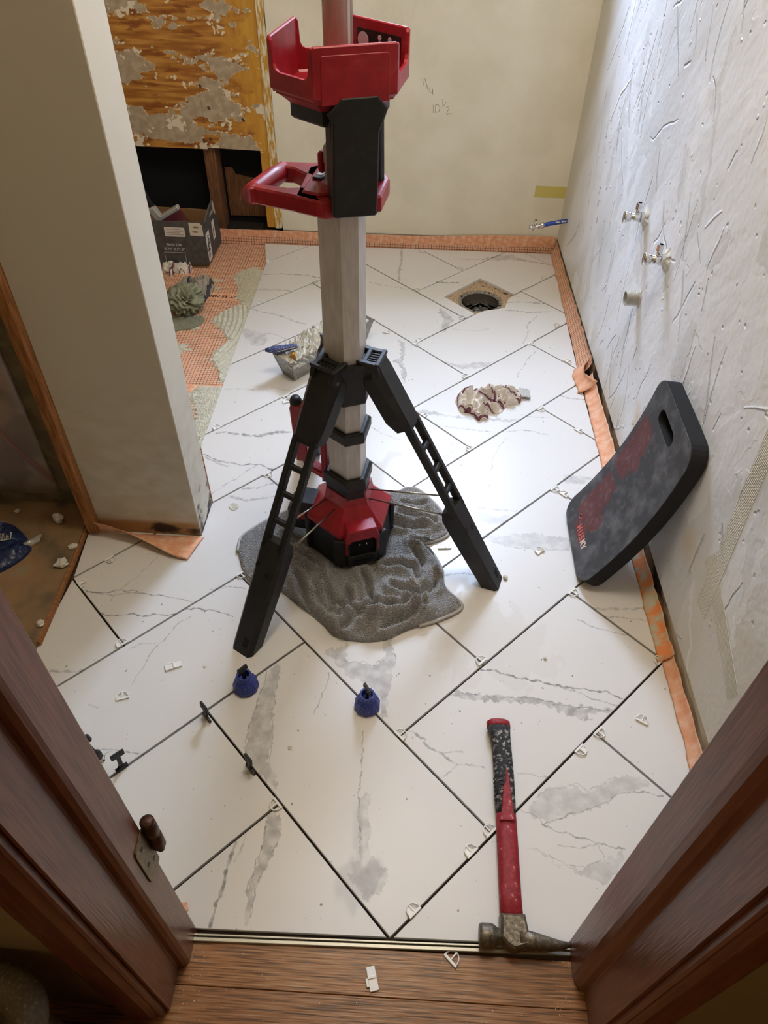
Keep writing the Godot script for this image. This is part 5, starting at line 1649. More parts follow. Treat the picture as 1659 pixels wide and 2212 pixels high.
func clips() -> void:
	var ms := [clip_mesh(0), clip_mesh(1)]
	var ud := 45.0; var vd := 135.0
	# x, z, direction of the bar (0 away to the right, 1 away to the left), side of the ring, kind, label
	var list := [
		[-0.216, -0.21, 1, -1, 0, "white plastic tile clip between the two black tabs and the left jamb"],
		[0.002, -0.356, 1, 1, 0, "white plastic tile clip down the joint from the right blue cap"],
		[0.174, -0.179, 0, 1, 0, "white plastic tile clip touching the left side of the hammer handle"],
		[0.139, -0.142, 0, 1, 1, "white plastic tile clip just left of the one touching the hammer"],
		[0.04, -0.041, 0, 1, 1, "white plastic tile clip nearest the metal threshold strip"],
		[0.174, -0.537, 0, 1, 0, "white plastic tile clip in front of the towel's right corner"],
		[0.354, -0.351, 0, -1, 1, "lower of two close white tile clips right of the hammer grip"],
		[0.396, -0.39, 0, -1, 0, "upper of two close white tile clips right of the hammer grip"],
		[0.391, -0.744, 0, -1, 0, "white plastic tile clip at the near corner of the kneeling pad"],
		[0.558, -0.562, 0, 1, 0, "white plastic tile clip against the orange strip in front of the kneeling pad"],
		[-0.388, -0.747, 0, -1, 0, "white plastic tile clip against the left edge of the towel"],
		[-0.604, -0.533, 0, 1, 1, "white plastic tile clip at the joint nearest the left jamb's far side"],
		[-0.71, -0.773, 0, -1, 0, "smeared white tile clip in front of the loose membrane flap"],
		[-0.753, -0.688, 1, 1, 1, "smeared white tile clip beside the plywood edge"],
		[-0.383, -1.099, 0, -1, 0, "white plastic tile clip left of the tripod's battery"],
		[-0.384, -1.452, 0, -1, 0, "white plastic tile clip in the joint in front of the mud pan"],
		[-0.558, -1.282, 0, 1, 1, "mortar-filled white tile clip near the edge of the tiles behind the stub wall"],
		[-0.556, -1.996, 0, 1, 1, "mortar-filled white tile clip at the tile edge beside the combed mortar"],
		[-0.382, -2.174, 0, -1, 0, "white tile clip close behind the mast at the left"],
		[-0.478, -2.44, 0, 1, 1, "white tile clip nearest the back wall left of the mast"],
		[-0.575, -2.315, 0, 1, 1, "white tile clip at the left tip of the tiling by the tile box"],
		[0.389, -1.095, 0, -1, 0, "white tile clip left of the kneeling pad's far edge, in the long joint"],
		[0.41, -1.07, 1, 1, 1, "white tile clip tucked against the kneeling pad's far corner"],
		[0.387, -1.445, 0, -1, 0, "white tile clip right of the plaid rag's care tag"],
		[0.487, -1.344, 1, 1, 1, "white tile clip right of the plaid rag beside the narrow orange strip"],
		[0.172, -1.238, 0, 1, 0, "white tile clip in front of the plaid rag"],
		[0.033, -1.386, 1, 1, 1, "white tile clip just right of the tripod's right leg"],
		[0.17, -1.593, 0, 1, 0, "white tile clip behind the plaid rag"],
		[0.39, -1.807, 0, -1, 0, "white tile clip between the drain and the plaid rag"],
		[0.501, -1.702, 1, 1, 1, "white tile clip beside the curled orange membrane end"],
		[0.497, -1.925, 0, 1, 0, "white tile clip at the right wall in front of the drain"],
		[0.001, -1.768, 1, 1, 1, "left one of two close tile clips right of the mast"],
		[0.02, -1.793, 0, 1, 1, "right one of two close tile clips right of the mast"],
		[0.168, -1.951, 0, 1, 0, "white tile clip at the near corner of the drain cut-out"],
		[0.398, -2.178, 0, -1, 0, "white tile clip at the right corner of the drain cut-out"],
		[0.486, -2.268, 0, 1, 0, "white tile clip between the drain and the right wall"],
		[0.471, -2.45, 1, 1, 0, "white tile clip in the far right corner of the room"],
		[0.017, -2.458, 1, -1, 1, "white tile clip at the foot of the back wall right of the mast"],
		[0.168, -2.316, 0, 1, 0, "white tile clip behind the drain on its left"],
		[0.001, -2.135, 1, 1, 0, "white tile clip left of the drain"]]
	for c in list:
		var o := MeshInstance3D.new()
		o.mesh = ms[c[4]]
		o.name = numbered("tile_clip")
		o.material_override = M.white_plastic
		add_child(o)
		o.position = Vector3(c[0], 0.0004, c[1])
		# bar along u (x, -z) or v (-x, -z); ring on the +z-local side turned by the side sign
		var yaw := deg_to_rad(ud if c[2] == 0 else vd)
		o.rotation.y = yaw + (0.0 if c[3] > 0 else PI)
		if c[2] == 1: o.rotation.y += PI
		tag(o, c[5], "tile clip", "tile clips standing in the floor joints")
	# loose clips lying about
	for c in [[-0.564, -0.404, 0.35, 0, "loose white tile clip lying left of the black tabs"], [0.488, -0.416, -0.5, 0, "loose white tile clip lying on the tile near the right jamb"], [0.098, 0.024, -0.75, 0, "loose white tile clip on the hall floor nearer the hammer head"], [-0.376, -1.42, 0.5, 1, "loose white tile clip beside the red carry handle"], [-0.096, -1.833, -0.3, 1, "loose white tile clip right of the far end of the mud pan"], [0.331, -0.863, 0.8, 1, "loose scrap of white clip on the tile left of the kneeling pad"]]:
		var o := MeshInstance3D.new()
		o.mesh = ms[c[3]]
		o.name = numbered("loose_clip")
		o.material_override = M.white_plastic
		add_child(o)
		o.position = Vector3(c[0], 0.0004 if c[1] < 0 else -0.0058, c[1])
		o.rotation.y = c[2]
		tag(o, c[4], "tile clip", "broken-off tile clips lying loose")
	for c in [[-0.481, -0.486, 0.45, "flat white clip plate on the tile left of the front tripod leg"], [-0.025, 0.056, 1.85, "flat white clip plate on the hall floor left of the hammer"], [0.095, -0.864, 0.1, "translucent clip plate on the tile inside the right tripod leg"]]:
		var mb := MB.new()
		mb.box(Transform3D(Basis(), Vector3(0, 0.0018, 0)), Vector3(0.034, 0.0036, 0.014), 0.0006)
		mb.box(Transform3D(Basis(), Vector3(0.002, 0.0042, 0.0)), Vector3(0.004, 0.002, 0.014), 0.0004)
		mb.box(Transform3D(Basis(), Vector3(-0.004, 0.003, -0.009)), Vector3(0.012, 0.002, 0.004), 0.0004)
		var o := solo("loose_clip", mb, M.white_plastic, c[3], "tile clip", "broken-off tile clips lying loose")
		o.position = Vector3(c[0], 0.0004 if c[1] < 0 else -0.0058, c[1])
		o.rotation.y = c[2]

func tee_post(label: String, at: Vector3, yaw: float, hgt: float, head_w: float, lean := 0.0) -> Node3D:
	var t := thing("levelling_post", label, "tile spacer", at, yaw, "black levelling posts standing in the joints")
	var B := Basis(Vector3.BACK, lean)
	var mb := MB.new()
	mb.box(Transform3D(B, B * Vector3(0, hgt * 0.5, 0)), Vector3(0.008, hgt, 0.0042), 0.0006)
	part("stem", mb, M.black_plastic, t)
	mb = MB.new()
	mb.box(Transform3D(B, B * Vector3(0, hgt, 0)), Vector3(head_w, 0.013, 0.006), 0.001)
	part("head", mb, M.black_plastic, t)
	mb = MB.new()
	mb.prism(pv([-0.012, 0.0, 0.012, 0.0, 0.012, 0.007, 0.006, 0.007, 0.006, 0.011, -0.006, 0.011, -0.006, 0.007, -0.012, 0.007]), Transform3D(Basis(), Vector3.ZERO), -0.0035, 0.0035, 0.0006)
	part("foot", mb, M.black_plastic, t)
	return t

func posts() -> void:
	tee_post("black T-shaped levelling post standing in the joint nearest the left door jamb", Vector3(-0.52, 0.0003, -0.259), deg_to_rad(45), 0.05, 0.026, -0.06)
	# its taller neighbour with a threaded stem and a metal spring
	var t := thing("spring_post", "black levelling post with a threaded stem and metal spring half hidden by the left jamb", "tile spacer", Vector3(-0.566, 0.0, -0.274), 0.3)
	var B := Basis(Vector3.BACK, 0.12)
	var mb := MB.new()
	mb.box(Transform3D(B, B * Vector3(0, 0.085, 0)), Vector3(0.026, 0.019, 0.009), 0.002)
	part("head", mb, M.black_plastic, t)
	mb = MB.new()
	var prof := []
	for i in 22: prof.append(Vector2(0.0042 if i % 2 else 0.0031, 0.03 + 0.046 * i / 21.0))
	mb.lathe(Transform3D(B, Vector3.ZERO), prof, 10)
	part("threaded_stem", mb, M.black_plastic, t)
	mb = MB.new()
	mb.lathe(Transform3D(B, Vector3.ZERO), [Vector2(0.006, 0.012), Vector2(0.0095, 0.013), Vector2(0.0095, 0.025), Vector2(0.006, 0.031)], 8)
	part("collar", mb, M.black_plastic, t)
	mb = MB.new()
	var coil := []
	for i in 40: coil.append(B * Vector3(cos(i * 0.62) * 0.008, 0.003 + 0.01 * i / 39.0, sin(i * 0.62) * 0.008))
	mb.smooth(true)
	mb.tube(coil, 0.0011, 5)
	part("spring", mb, M.chrome, t)
	mb = MB.new()
	mb.box(Transform3D(B, B * Vector3(0, 0.002, 0)), Vector3(0.016, 0.004, 0.012), 0.0006)
	part("foot", mb, M.black_plastic, t)
	# two slim tabs seen edge-on
	for q in [[Vector3(-0.3835, 0.0003, -0.3725), "slim black tab standing at the joint corner below the left blue cap"], [Vector3(-0.277, 0.0003, -0.271), "slim black tab standing in the joint nearer the threshold"]]:
		var o := thing("levelling_tab", q[1], "tile spacer", q[0], deg_to_rad(135), "black levelling posts standing in the joints")
		var mb2 := MB.new()
		mb2.prism(pv([-0.014, 0, 0.014, 0, 0.014, 0.006, 0.005, 0.009, 0.0045, 0.034, -0.0045, 0.034, -0.005, 0.009, -0.014, 0.006]), Transform3D(Basis(), Vector3.ZERO), -0.0022, 0.0022, 0.0005)
		part("stem", mb2, M.black_plastic, o)
		mb2 = MB.new()
		mb2.box(Transform3D(Basis(Vector3.RIGHT, 0.1), Vector3(0, 0.042, 0.0)), Vector3(0.022, 0.017, 0.005), 0.0012)
		part("head", mb2, M.black_plastic, o)
	# blue caps screwed down over posts
	for q in [[Vector3(-0.3185, 0.0003, -0.4475), deg_to_rad(45), 0.5, "left blue levelling cap beside the front tripod leg's foot"], [Vector3(-0.0655, 0.0003, -0.4185), deg_to_rad(125), -0.3, "right blue levelling cap on the joint in front of the towel"]]:
		var o := thing("tile_leveller", q[3], "tile spacer", q[0], q[1], "blue levelling caps screwed onto black posts")
		var bm := tmat([[0.3, c8(28, 44, 128)], [0.6, c8(38, 56, 150)], [0.72, c8(48, 66, 152)], [0.88, c8(150, 156, 182)]], 0.5, Vector3(24, 24, 24), 0.04, 470, 0.03, 0.1)
		var mb2 := MB.new()
		var rings := []
		for r in [[0.0245, 0.0], [0.026, 0.002], [0.026, 0.012], [0.0245, 0.0165], [0.0215, 0.026], [0.0165, 0.034], [0.0155, 0.037], [0.0155, 0.045], [0.0145, 0.046], [0.0115, 0.046], [0.0112, 0.03], [0.004, 0.03]]:
			var ring := PackedVector3Array()
			for k in 40:
				var a := -TAU * k / 40.0
				var lob: float = 1.0 + (0.028 * cos(a * 10.0) if r[1] > 0.001 and r[1] < 0.036 and r[0] > 0.016 else 0.0)
				ring.append(Vector3(cos(a) * r[0] * lob, r[1], sin(a) * r[0] * lob))
			rings.append(ring)
		mb2.loft(rings)
		part("cap", mb2, bm, o)
		mb2 = MB.new()
		mb2.box(Transform3D(Basis(), Vector3(0, 0.045, 0)), Vector3(0.0065, 0.034, 0.0045), 0.0005)
		part("post", mb2, M.black_plastic, o, "black post")
		mb2 = MB.new()
		mb2.box(Transform3D(Basis(Vector3.BACK, 0.12), Vector3(0, 0.066, 0)), Vector3(0.023, 0.012, 0.006), 0.001)
		part("post_head", mb2, M.black_plastic, o)

# ---------- box, broom, mud pan ----------
func tile_box() -> void:
	var t := thing("cardboard_box", "torn dark grey tile box holding a broom head below the wall's hole", "box")
	var gm := tmat([[0.3, c8(72, 69, 66)], [0.7, c8(84, 81, 78)]], 0.75, Vector3(4, 4, 4), 0.03, 480, 0.03, 0.2)
	var kraft := mat(c8(150, 112, 72), 0.85)
	var y0 := -0.0085
	var mb := MB.new()
	mb.prism(pv([-1.24, y0, -0.803, y0 + 0.012, -0.800, 0.16, -0.803, 0.168, -0.9, 0.17, -1.24, 0.17]), Transform3D(Basis(), Vector3(0, 0, -2.266)), 0.0, 0.005)
	part("front_panel", mb, gm, t)
	mb = MB.new()
	mb.prism(pv([-1.24, y0, -0.805, y0, -0.805, 0.128, -1.24, 0.138]), Transform3D(Basis(), Vector3(0, 0, -2.474)), 0.0, 0.005)
	part("back_panel", mb, kraft, t, "bare brown cardboard inside of the back panel")
	mb = MB.new()
	mb.aabb(Vector3(-1.24, y0, -2.474), Vector3(-0.805, y0 + 0.004, -2.262))
	part("bottom", mb, kraft, t)
	# right side, its torn flap leaning outwards
	var sx := Transform3D(Basis(Vector3(0, 0, 1), Vector3.UP, Vector3(-1, 0, 0)), Vector3(-0.798, 0, 0))
	mb = MB.new()
	mb.prism(pv([-2.472, 0.0, -2.262, 0.012, -2.258, 0.06, -2.266, 0.1, -2.258, 0.15, -2.262, 0.176, -2.32, 0.155, -2.4, 0.13, -2.47, 0.105]), sx, 0.0, 0.005)
	part("side_panel", mb, gm, t)
	mb = MB.new()
	var fx := Transform3D(Basis(Vector3(0, 0, 1), Vector3(0.2, 1, 0).normalized(), Vector3(0, 0, 1).cross(Vector3(0.2, 1, 0).normalized())), Vector3(-0.826, 0, 0))
	mb.prism(pv([-2.262, 0.17, -2.47, 0.1, -2.452, 0.128, -2.43, 0.16, -2.4, 0.196, -2.378, 0.21, -2.33, 0.2]), fx, 0.0, 0.005)
	part("side_flap", mb, gm, t, "torn side flap leaning outwards")
	mb = MB.new()
	mb.prism(pv([-2.385, 0.205, -2.45, 0.133, -2.436, 0.13, -2.372, 0.196]), fx, -0.0012, 0.0)
	part("tape_scrap", mb, mat(c8(206, 196, 178), 0.6), t)
	# print and stickers on the front
	var zf := -2.2605
	var wh := mat(c8(196, 192, 186), 0.7)
	part("lettering", letters("Field Tile", 0.0135, 0.0005, true, func(v: Vector3) -> Vector3: return Vector3(-0.922 + v.x, 0.081 + v.y, zf + v.z)), wh, t)
	part("lettering", letters("9.75\" x 21.5\"", 0.0135, 0.0005, true, func(v: Vector3) -> Vector3: return Vector3(-0.922 + v.x, 0.064 + v.y, zf + v.z)), wh, t)
	mb = MB.new()
	for r in [[-0.965, 0.05, -0.885, 0.0512], [-0.965, 0.008, -0.885, 0.0092], [-0.965, 0.008, -0.9638, 0.051], [-0.8862, 0.008, -0.885, 0.051]]:
		mb.aabb(Vector3(r[0], r[1], zf - 0.0003), Vector3(r[2], r[3], zf + 0.0004))
	part("printed_outline", mb, wh, t)
	mb = MB.new()
	mb.prism(rounded(-0.948, 0.113, -0.872, 0.148, 0.004, 3), Transform3D(Basis(), Vector3(0, 0, zf)), -0.0004, 0.0006)
	part("sticker", mb, mat(c8(214, 208, 198), 0.6), t)
	mb = MB.new()
	for k in 4:
		mb.aabb(Vector3(-0.942, 0.1195 + 0.007 * k, zf), Vector3(-0.878 - 0.012 * (k % 2), 0.1215 + 0.007 * k, zf + 0.0009))
	var sp := part("small_print", mb, mat(c8(140, 130, 116), 0.7), t)
	sp.set_meta("kind", "stuff")
	mb = MB.new()
	mb.prism(pv([-0.853, 0.12, -0.803, 0.118, -0.803, 0.158, -0.812, 0.168, -0.853, 0.168]), Transform3D(Basis(), Vector3(0, 0, zf)), -0.0004, 0.0006)
	part("printed_panel", mb, mat(c8(208, 200, 184), 0.6), t)
	mb = MB.new()
	for q in [[-0.832, 0.134], [-0.828, 0.152]]:
		mb.prism(pv([q[0] - 0.014, q[1], q[0] - 0.004, q[1] + 0.004, q[0] + 0.008, q[1] + 0.003, q[0] + 0.013, q[1], q[0] + 0.006, q[1] - 0.004, q[0] - 0.006, q[1] - 0.0035]), Transform3D(Basis(), Vector3(0, 0, zf)), 0.0, 0.0009)
	part("printed_leaf", mb, mat(c8(140, 122, 92), 0.7), t)
	# labels on the side panel
	for q in [[-2.292, 0.066, 0.05, 0.108, "97887"], [-2.385, 0.09, 0.034, 0.07, ""]]:
		mb = MB.new()
		mb.box(Transform3D(sx.basis, Vector3(-0.7978, q[1], q[0])), Vector3(q[2], q[3], 0.0006))
		var st := part("sticker", mb, mat(c8(222, 220, 214), 0.6), t)
		mb = MB.new()
		for k in 9:
			mb.box(Transform3D(sx.basis, Vector3(-0.7972, q[1] - q[3] * 0.36 + k * q[3] * 0.055, q[0] + q[2] * 0.18)), Vector3(q[2] * 0.4, q[3] * (0.012 + 0.014 * (k % 3)), 0.0006))
		part("barcode", mb, M.dark, st)
		if q[4] != "":
			var zq: float = q[0]; var yq: float = q[1]
			part("lettering", letters(q[4], 0.026, 0.0005, true, func(v: Vector3) -> Vector3: return Vector3(-0.797 + v.z, yq + 0.012 + v.x * 0.9, zq - 0.004 + v.y)), M.dark, st)
	part("lettering", letters("Field Tile", 0.02, 0.0005, true, func(v: Vector3) -> Vector3: return fx * Vector3(-2.375 - v.x * 0.75, 0.165 - v.y, -0.0008 - v.z)), wh, t)
	# broom standing in the box
	var b := thing("broom", "grey broom head with dark red bristles and black handle resting in the tile box", "broom")
	mb = MB.new()
	var bx := frame(Vector3(0.085, 0.047, -0.01), Vector3.UP, Vector3(-0.952, 0.163, -2.345))
	mb.box(bx, Vector3(0.105, 0.016, 0.03), 0.004)
	part("broom_head", mb, mat(c8(168, 164, 156), 0.5), b)
	mb = MB.new()
	for i in 26:
		for j in 4:
			var a := bx * Vector3(-0.046 + 0.0037 * i, -0.008, -0.011 + 0.0072 * j)
			var f := a + Vector3(0.012 + 0.0007 * i, -0.055, 0.004 * (j - 1.5))
			mb.tube([a, f], 0.0012, 4)
	var br := part("bristles", mb, mat(c8(112, 18, 40), 0.6), b)
	br.set_meta("kind", "stuff")
	mb = MB.new()
	mb.box(frame(Vector3(0.03, -0.05, 0), Vector3.UP, Vector3(-0.998, 0.166, -2.34)), Vector3(0.05, 0.03, 0.03), 0.005)
	part("socket", mb, mat(c8(176, 172, 164), 0.5), b)
	mb = MB.new()
	mb.smooth(true)
	mb.tube([Vector3(-1.0, 0.175, -2.34), Vector3(-1.03, 0.24, -2.35), Vector3(-1.2, 0.62, -2.42)], 0.011, 12)
	part("broom_handle", mb, M.black_plastic, b)

func mud_pan() -> void:
	var t := thing("mud_pan", "steel mud pan full of pale mortar on the tiles behind the tripod", "mud pan")
	var ax := Vector3(0.64, 0, -0.768).normalized()
	var sd := Vector3(0.768, 0, 0.64).normalized()
	var o := Vector3(-0.395, 0.0006, -1.542)
	var hh := 0.078
	var q := func(l: float, w: float, y: float) -> Vector3: return o + ax * l + sd * w + Vector3(0, y, 0)
	var wb := 0.026; var wt := 0.042; var ln := 0.345
	var st := tmat([[0.25, c8(120, 116, 108)], [0.5, c8(150, 147, 140)], [0.8, c8(176, 172, 162)]], 0.42, Vector3(12, 12, 12), 0.03, 490, 0.02, 0.1, 0.65)
	var mb := MB.new()
	var ring := func(l0: float, l1: float, w: float, y: float) -> PackedVector3Array: return PackedVector3Array([q.call(l0, -w, y), q.call(l1, -w, y), q.call(l1, w, y), q.call(l0, w, y)])
	mb.loft([ring.call(0.012, ln - 0.012, wb, 0.0), ring.call(-0.01, ln + 0.01, wt, hh), ring.call(-0.008, ln + 0.008, wt - 0.0018, hh), ring.call(0.013, ln - 0.013, wb - 0.0015, 0.003)], true, true, true)
	part("pan", mb, st, t)
	for w in [-1.0, 1.0]:
		mb = MB.new()
		mb.smooth(true)
		mb.tube([q.call(-0.01, wt * w, hh), q.call(ln + 0.01, wt * w, hh)], 0.0026, 8)
		part("rolled_rim", mb, st, t)
		mb = MB.new()
		mb.tube([q.call(0.012, wb * w, 0.001), q.call(-0.0102, wt * w, hh)], 0.0022, 6)
		part("folded_corner", mb, st, t)
	var nz := noise(1.0, FastNoiseLite.TYPE_SIMPLEX, 4, 491)
	mb = MB.new()
	mb.smooth(true)
	mb.sheet(70, 24, func(u: float, v: float) -> Vector3:
		var l := lerpf(-0.006, ln + 0.006, u); var w := lerpf(-wt + 0.003, wt - 0.003, v)
		var r := 1.0 - absf(nz.get_noise_2d(u * 9.0, v * 2.6)) * 3.0
		return q.call(l, w, hh - 0.012 + 0.026 * clampf(r, -0.2, 1.0) * (0.3 + sin(u * PI)) + 0.014 * smoothstep(0.5, 0.0, v) - 0.01 * smoothstep(0.6, 0.95, v) * smoothstep(0.25, 0.1, u)), Vector3(0, -0.006, 0))
	var pale := tmat([[0.2, c8(196, 190, 172)], [0.8, c8(224, 218, 202)]], 0.7, Vector3(12, 12, 12), 0.03, 492, 0.1, 0.1)
	solo("mortar_heap", mb, pale, "pale wet mortar filling the steel mud pan", "mortar")
	mb = MB.new()
	for i in 16:
		var w: float = [-wt, wt][i % 2]
		var l := rng.randf_range(0.0, 0.16)
		mb.box(Transform3D(Basis(ax, rng.randf_range(-1, 1)), q.call(l, w * 1.03, hh - rng.randf_range(0.0, 0.016))), Vector3(rng.randf_range(0.006, 0.02), rng.randf_range(0.003, 0.01), 0.004), 0.001)
	var sm := part("dried_splash", mb, pale, t)
	sm.set_meta("kind", "stuff")
	# knife lying across the near end
	var k := thing("putty_knife", "putty knife with a mortar-smeared blue handle lying on the mud pan", "putty knife")
	mb = MB.new()
	mb.smooth(true)
	var c0 := Vector3(-0.455, 0.097, -1.55); var c1 := Vector3(-0.36, 0.1, -1.578)
	var rad := [0.006, 0.011, 0.014, 0.0145, 0.0135, 0.012, 0.0105, 0.009]
	var pts := []
	for i in 8: pts.append(c0.lerp(c1, i / 7.0) + Vector3(0, -0.004 * sin(PI * i / 7.0), 0))
	mb.tube(pts, rad, 16, true, false, 0.75)
	part("handle", mb, tmat([[0.3, c8(30, 44, 96)], [0.58, c8(40, 56, 112)], [0.7, c8(70, 82, 124)], [0.85, c8(196, 188, 168)]], 0.55, Vector3(16, 16, 16), 0.04, 493, 0.03, 0.1), k)
	mb = MB.new()
	mb.tube([pts[0] + Vector3(-0.002, 0.001, 0), pts[3] + Vector3(0, 0.001, 0.0145), pts[7] + Vector3(0, 0.001, 0.009)], 0.0012, 5)
	part("seam", mb, mat(c8(206, 190, 150), 0.6), k)
	mb = MB.new()
	mb.smooth(true)
	mb.tube([Vector3(-0.372, 0.09, -1.553), Vector3(-0.369, 0.07, -1.55)], 0.0075, 12)
	part("ferrule", mb, mat(c8(190, 132, 48), 0.4, 0.6), k, "brass-coloured ferrule")

# ---------- pipes ----------
func stop_valve(label: String, at: Vector3, ln: float) -> void:
	var t := thing("stop_valve", label, "valve", at, 0.0, "chrome angle stops on the right wall")
	t.scale = Vector3(1.0, 1.25, 1.25)
	var ax := Transform3D(Basis(Vector3(0, -1, 0), Vector3(-1, 0, 0), Vector3(0, 0, -1)), Vector3.ZERO)
	var mb := MB.new()
	mb.smooth(true)
	mb.lathe(ax, [Vector2(0.007, -0.004), Vector2(0.007, 0.004), Vector2(0.0085, 0.006), Vector2(0.0085, ln - 0.012), Vector2(0.007, ln - 0.008)], 18)
	part("body", mb, M.chrome, t)
	mb = MB.new()
	mb.lathe(ax, [Vector2(0.0105, 0.004), Vector2(0.0115, 0.006), Vector2(0.0115, 0.014), Vector2(0.0105, 0.016)], 6)
	part("nut", mb, M.chrome, t)
	mb = MB.new()
	mb.smooth(true)
	var rings := []
	for q in [[0.008, 0.006, ln - 0.01], [0.0105, 0.008, ln - 0.006], [0.0125, 0.0095, ln + 0.006], [0.0115, 0.0085, ln + 0.009]]:
		var o := PackedVector3Array()
		for k in 20:
			var a := TAU * k / 20.0
			o.append(Vector3(-q[2], cos(a) * q[0], sin(a) * q[1]))
		rings.append(o)
	mb.loft(rings)
	part("knob", mb, M.chrome, t)
	mb = MB.new()
	mb.smooth(true)
	mb.lathe(Transform3D(Basis(), Vector3(-ln * 0.5, 0.005, 0)), [Vector2(0.0055, 0), Vector2(0.0055, 0.012)], 14)
	mb.smooth(false)
	mb.lathe(Transform3D(Basis(), Vector3(-ln * 0.5, 0.005, 0)), [Vector2(0.0075, 0.011), Vector2(0.0085, 0.0125), Vector2(0.0085, 0.023), Vector2(0.0078, 0.0245), Vector2(0.005, 0.0245), Vector2(0.005, 0.018)], 6)
	part("outlet", mb, M.chrome, t)
	mb = MB.new()
	mb.lathe(Transform3D(Basis(), Vector3(-ln * 0.5, 0.023, 0)), [Vector2(0.0049, 0), Vector2(0.0049, 0.0008)], 10)
	part("bore", mb, M.dark, t)
	crumb_ring(t)

func crumb_ring(t: Node3D) -> void:
	var mb := MB.new()
	var nz := noise(1.0, FastNoiseLite.TYPE_SIMPLEX, 3, int(absf(t.position.z) * 100.0))
	var ring := PackedVector3Array(); var ring2 := PackedVector3Array()
	for k in 24:
		var a := TAU * k / 24.0
		var r := 1.0 + 0.5 * nz.get_noise_2d(cos(a) * 2, sin(a) * 2)
		ring.append(Vector3(0.0, cos(a) * 0.02 * r, sin(a) * 0.02 * r))
		ring2.append(Vector3(-0.006 * r, cos(a) * 0.011, sin(a) * 0.011))
	mb.loft([ring, ring2])
	part("plaster_collar", mb, M.plaster, t, "rough white plaster collar")

func pipes() -> void:
	stop_valve("upper left chrome angle stop on the right wall", Vector3(0.5655, 0.56, -1.511), 0.046)
	stop_valve("lower right chrome angle stop on the right wall, nearer the kneeling pad", Vector3(0.569, 0.557, -1.287), 0.044)
	var t := thing("drain_stub", "short threaded grey drain pipe stub below the two chrome angle stops", "pipe", Vector3(0.5675, 0.402, -1.392))
	var ax := Transform3D(Basis(Vector3(0, -1, 0), Vector3(-1, 0, 0), Vector3(0, 0, -1)), Vector3.ZERO)
	var mb := MB.new()
	var prof := [Vector2(0.019, -0.006), Vector2(0.019, 0.004)]
	for i in 20: prof.append(Vector2(0.0192 if i % 2 else 0.0176, 0.005 + 0.029 * i / 19.0))
	prof += [Vector2(0.0175, 0.036), Vector2(0.0158, 0.036), Vector2(0.0155, 0.004), Vector2(0.0, 0.004)]
	mb.lathe(ax, prof, 28)
	part("threaded_pipe", mb, mat(c8(186, 182, 172), 0.4, 0.5), t)
	crumb_ring(t)
	# blue supply tube with a small valve in the far corner
	t = thing("supply_tube", "blue plastic supply tube with a small chrome valve in the far right corner", "pipe")
	mb = MB.new()
	mb.smooth(true)
	mb.tube([Vector3(0.556, 0.178, -2.378), Vector3(0.525, 0.172, -2.379), Vector3(0.49, 0.164, -2.38), Vector3(0.462, 0.156, -2.38)], 0.0078, 14)
	part("tube", mb, mat(c8(26, 70, 178), 0.4), t)
	mb = MB.new()
	mb.smooth(true)
	for q in [[Vector3(0.47, 0.159, -2.38), Vector3(0.455, 0.155, -2.38), 0.0105], [Vector3(0.458, 0.155, -2.38), Vector3(0.43, 0.147, -2.38), 0.0075], [Vector3(0.43, 0.147, -2.38), Vector3(0.415, 0.143, -2.38), 0.0115]]:
		mb.tube([q[0], q[1]], q[2], 12)
	part("valve_body", mb, M.chrome, t)
	mb = MB.new()
	mb.lathe(Transform3D(Basis(), Vector3(0.437, 0.152, -2.38)), [Vector2(0.0045, 0), Vector2(0.0045, 0.014), Vector2(0.0065, 0.015), Vector2(0.0065, 0.023), Vector2(0.004, 0.023), Vector2(0.004, 0.018)], 10)
	part("outlet", mb, M.chrome, t)
	mb = MB.new()
	for i in 5: mb.box(Transform3D(Basis(Vector3.UP, i), Vector3(0.516 + 0.008 * i, 0.1735 + 0.0015 * i, -2.3715)), Vector3(0.012, 0.005, 0.003), 0.0008)
	var sp := part("plaster_splash", mb, M.plaster, t)
	sp.set_meta("kind", "stuff")

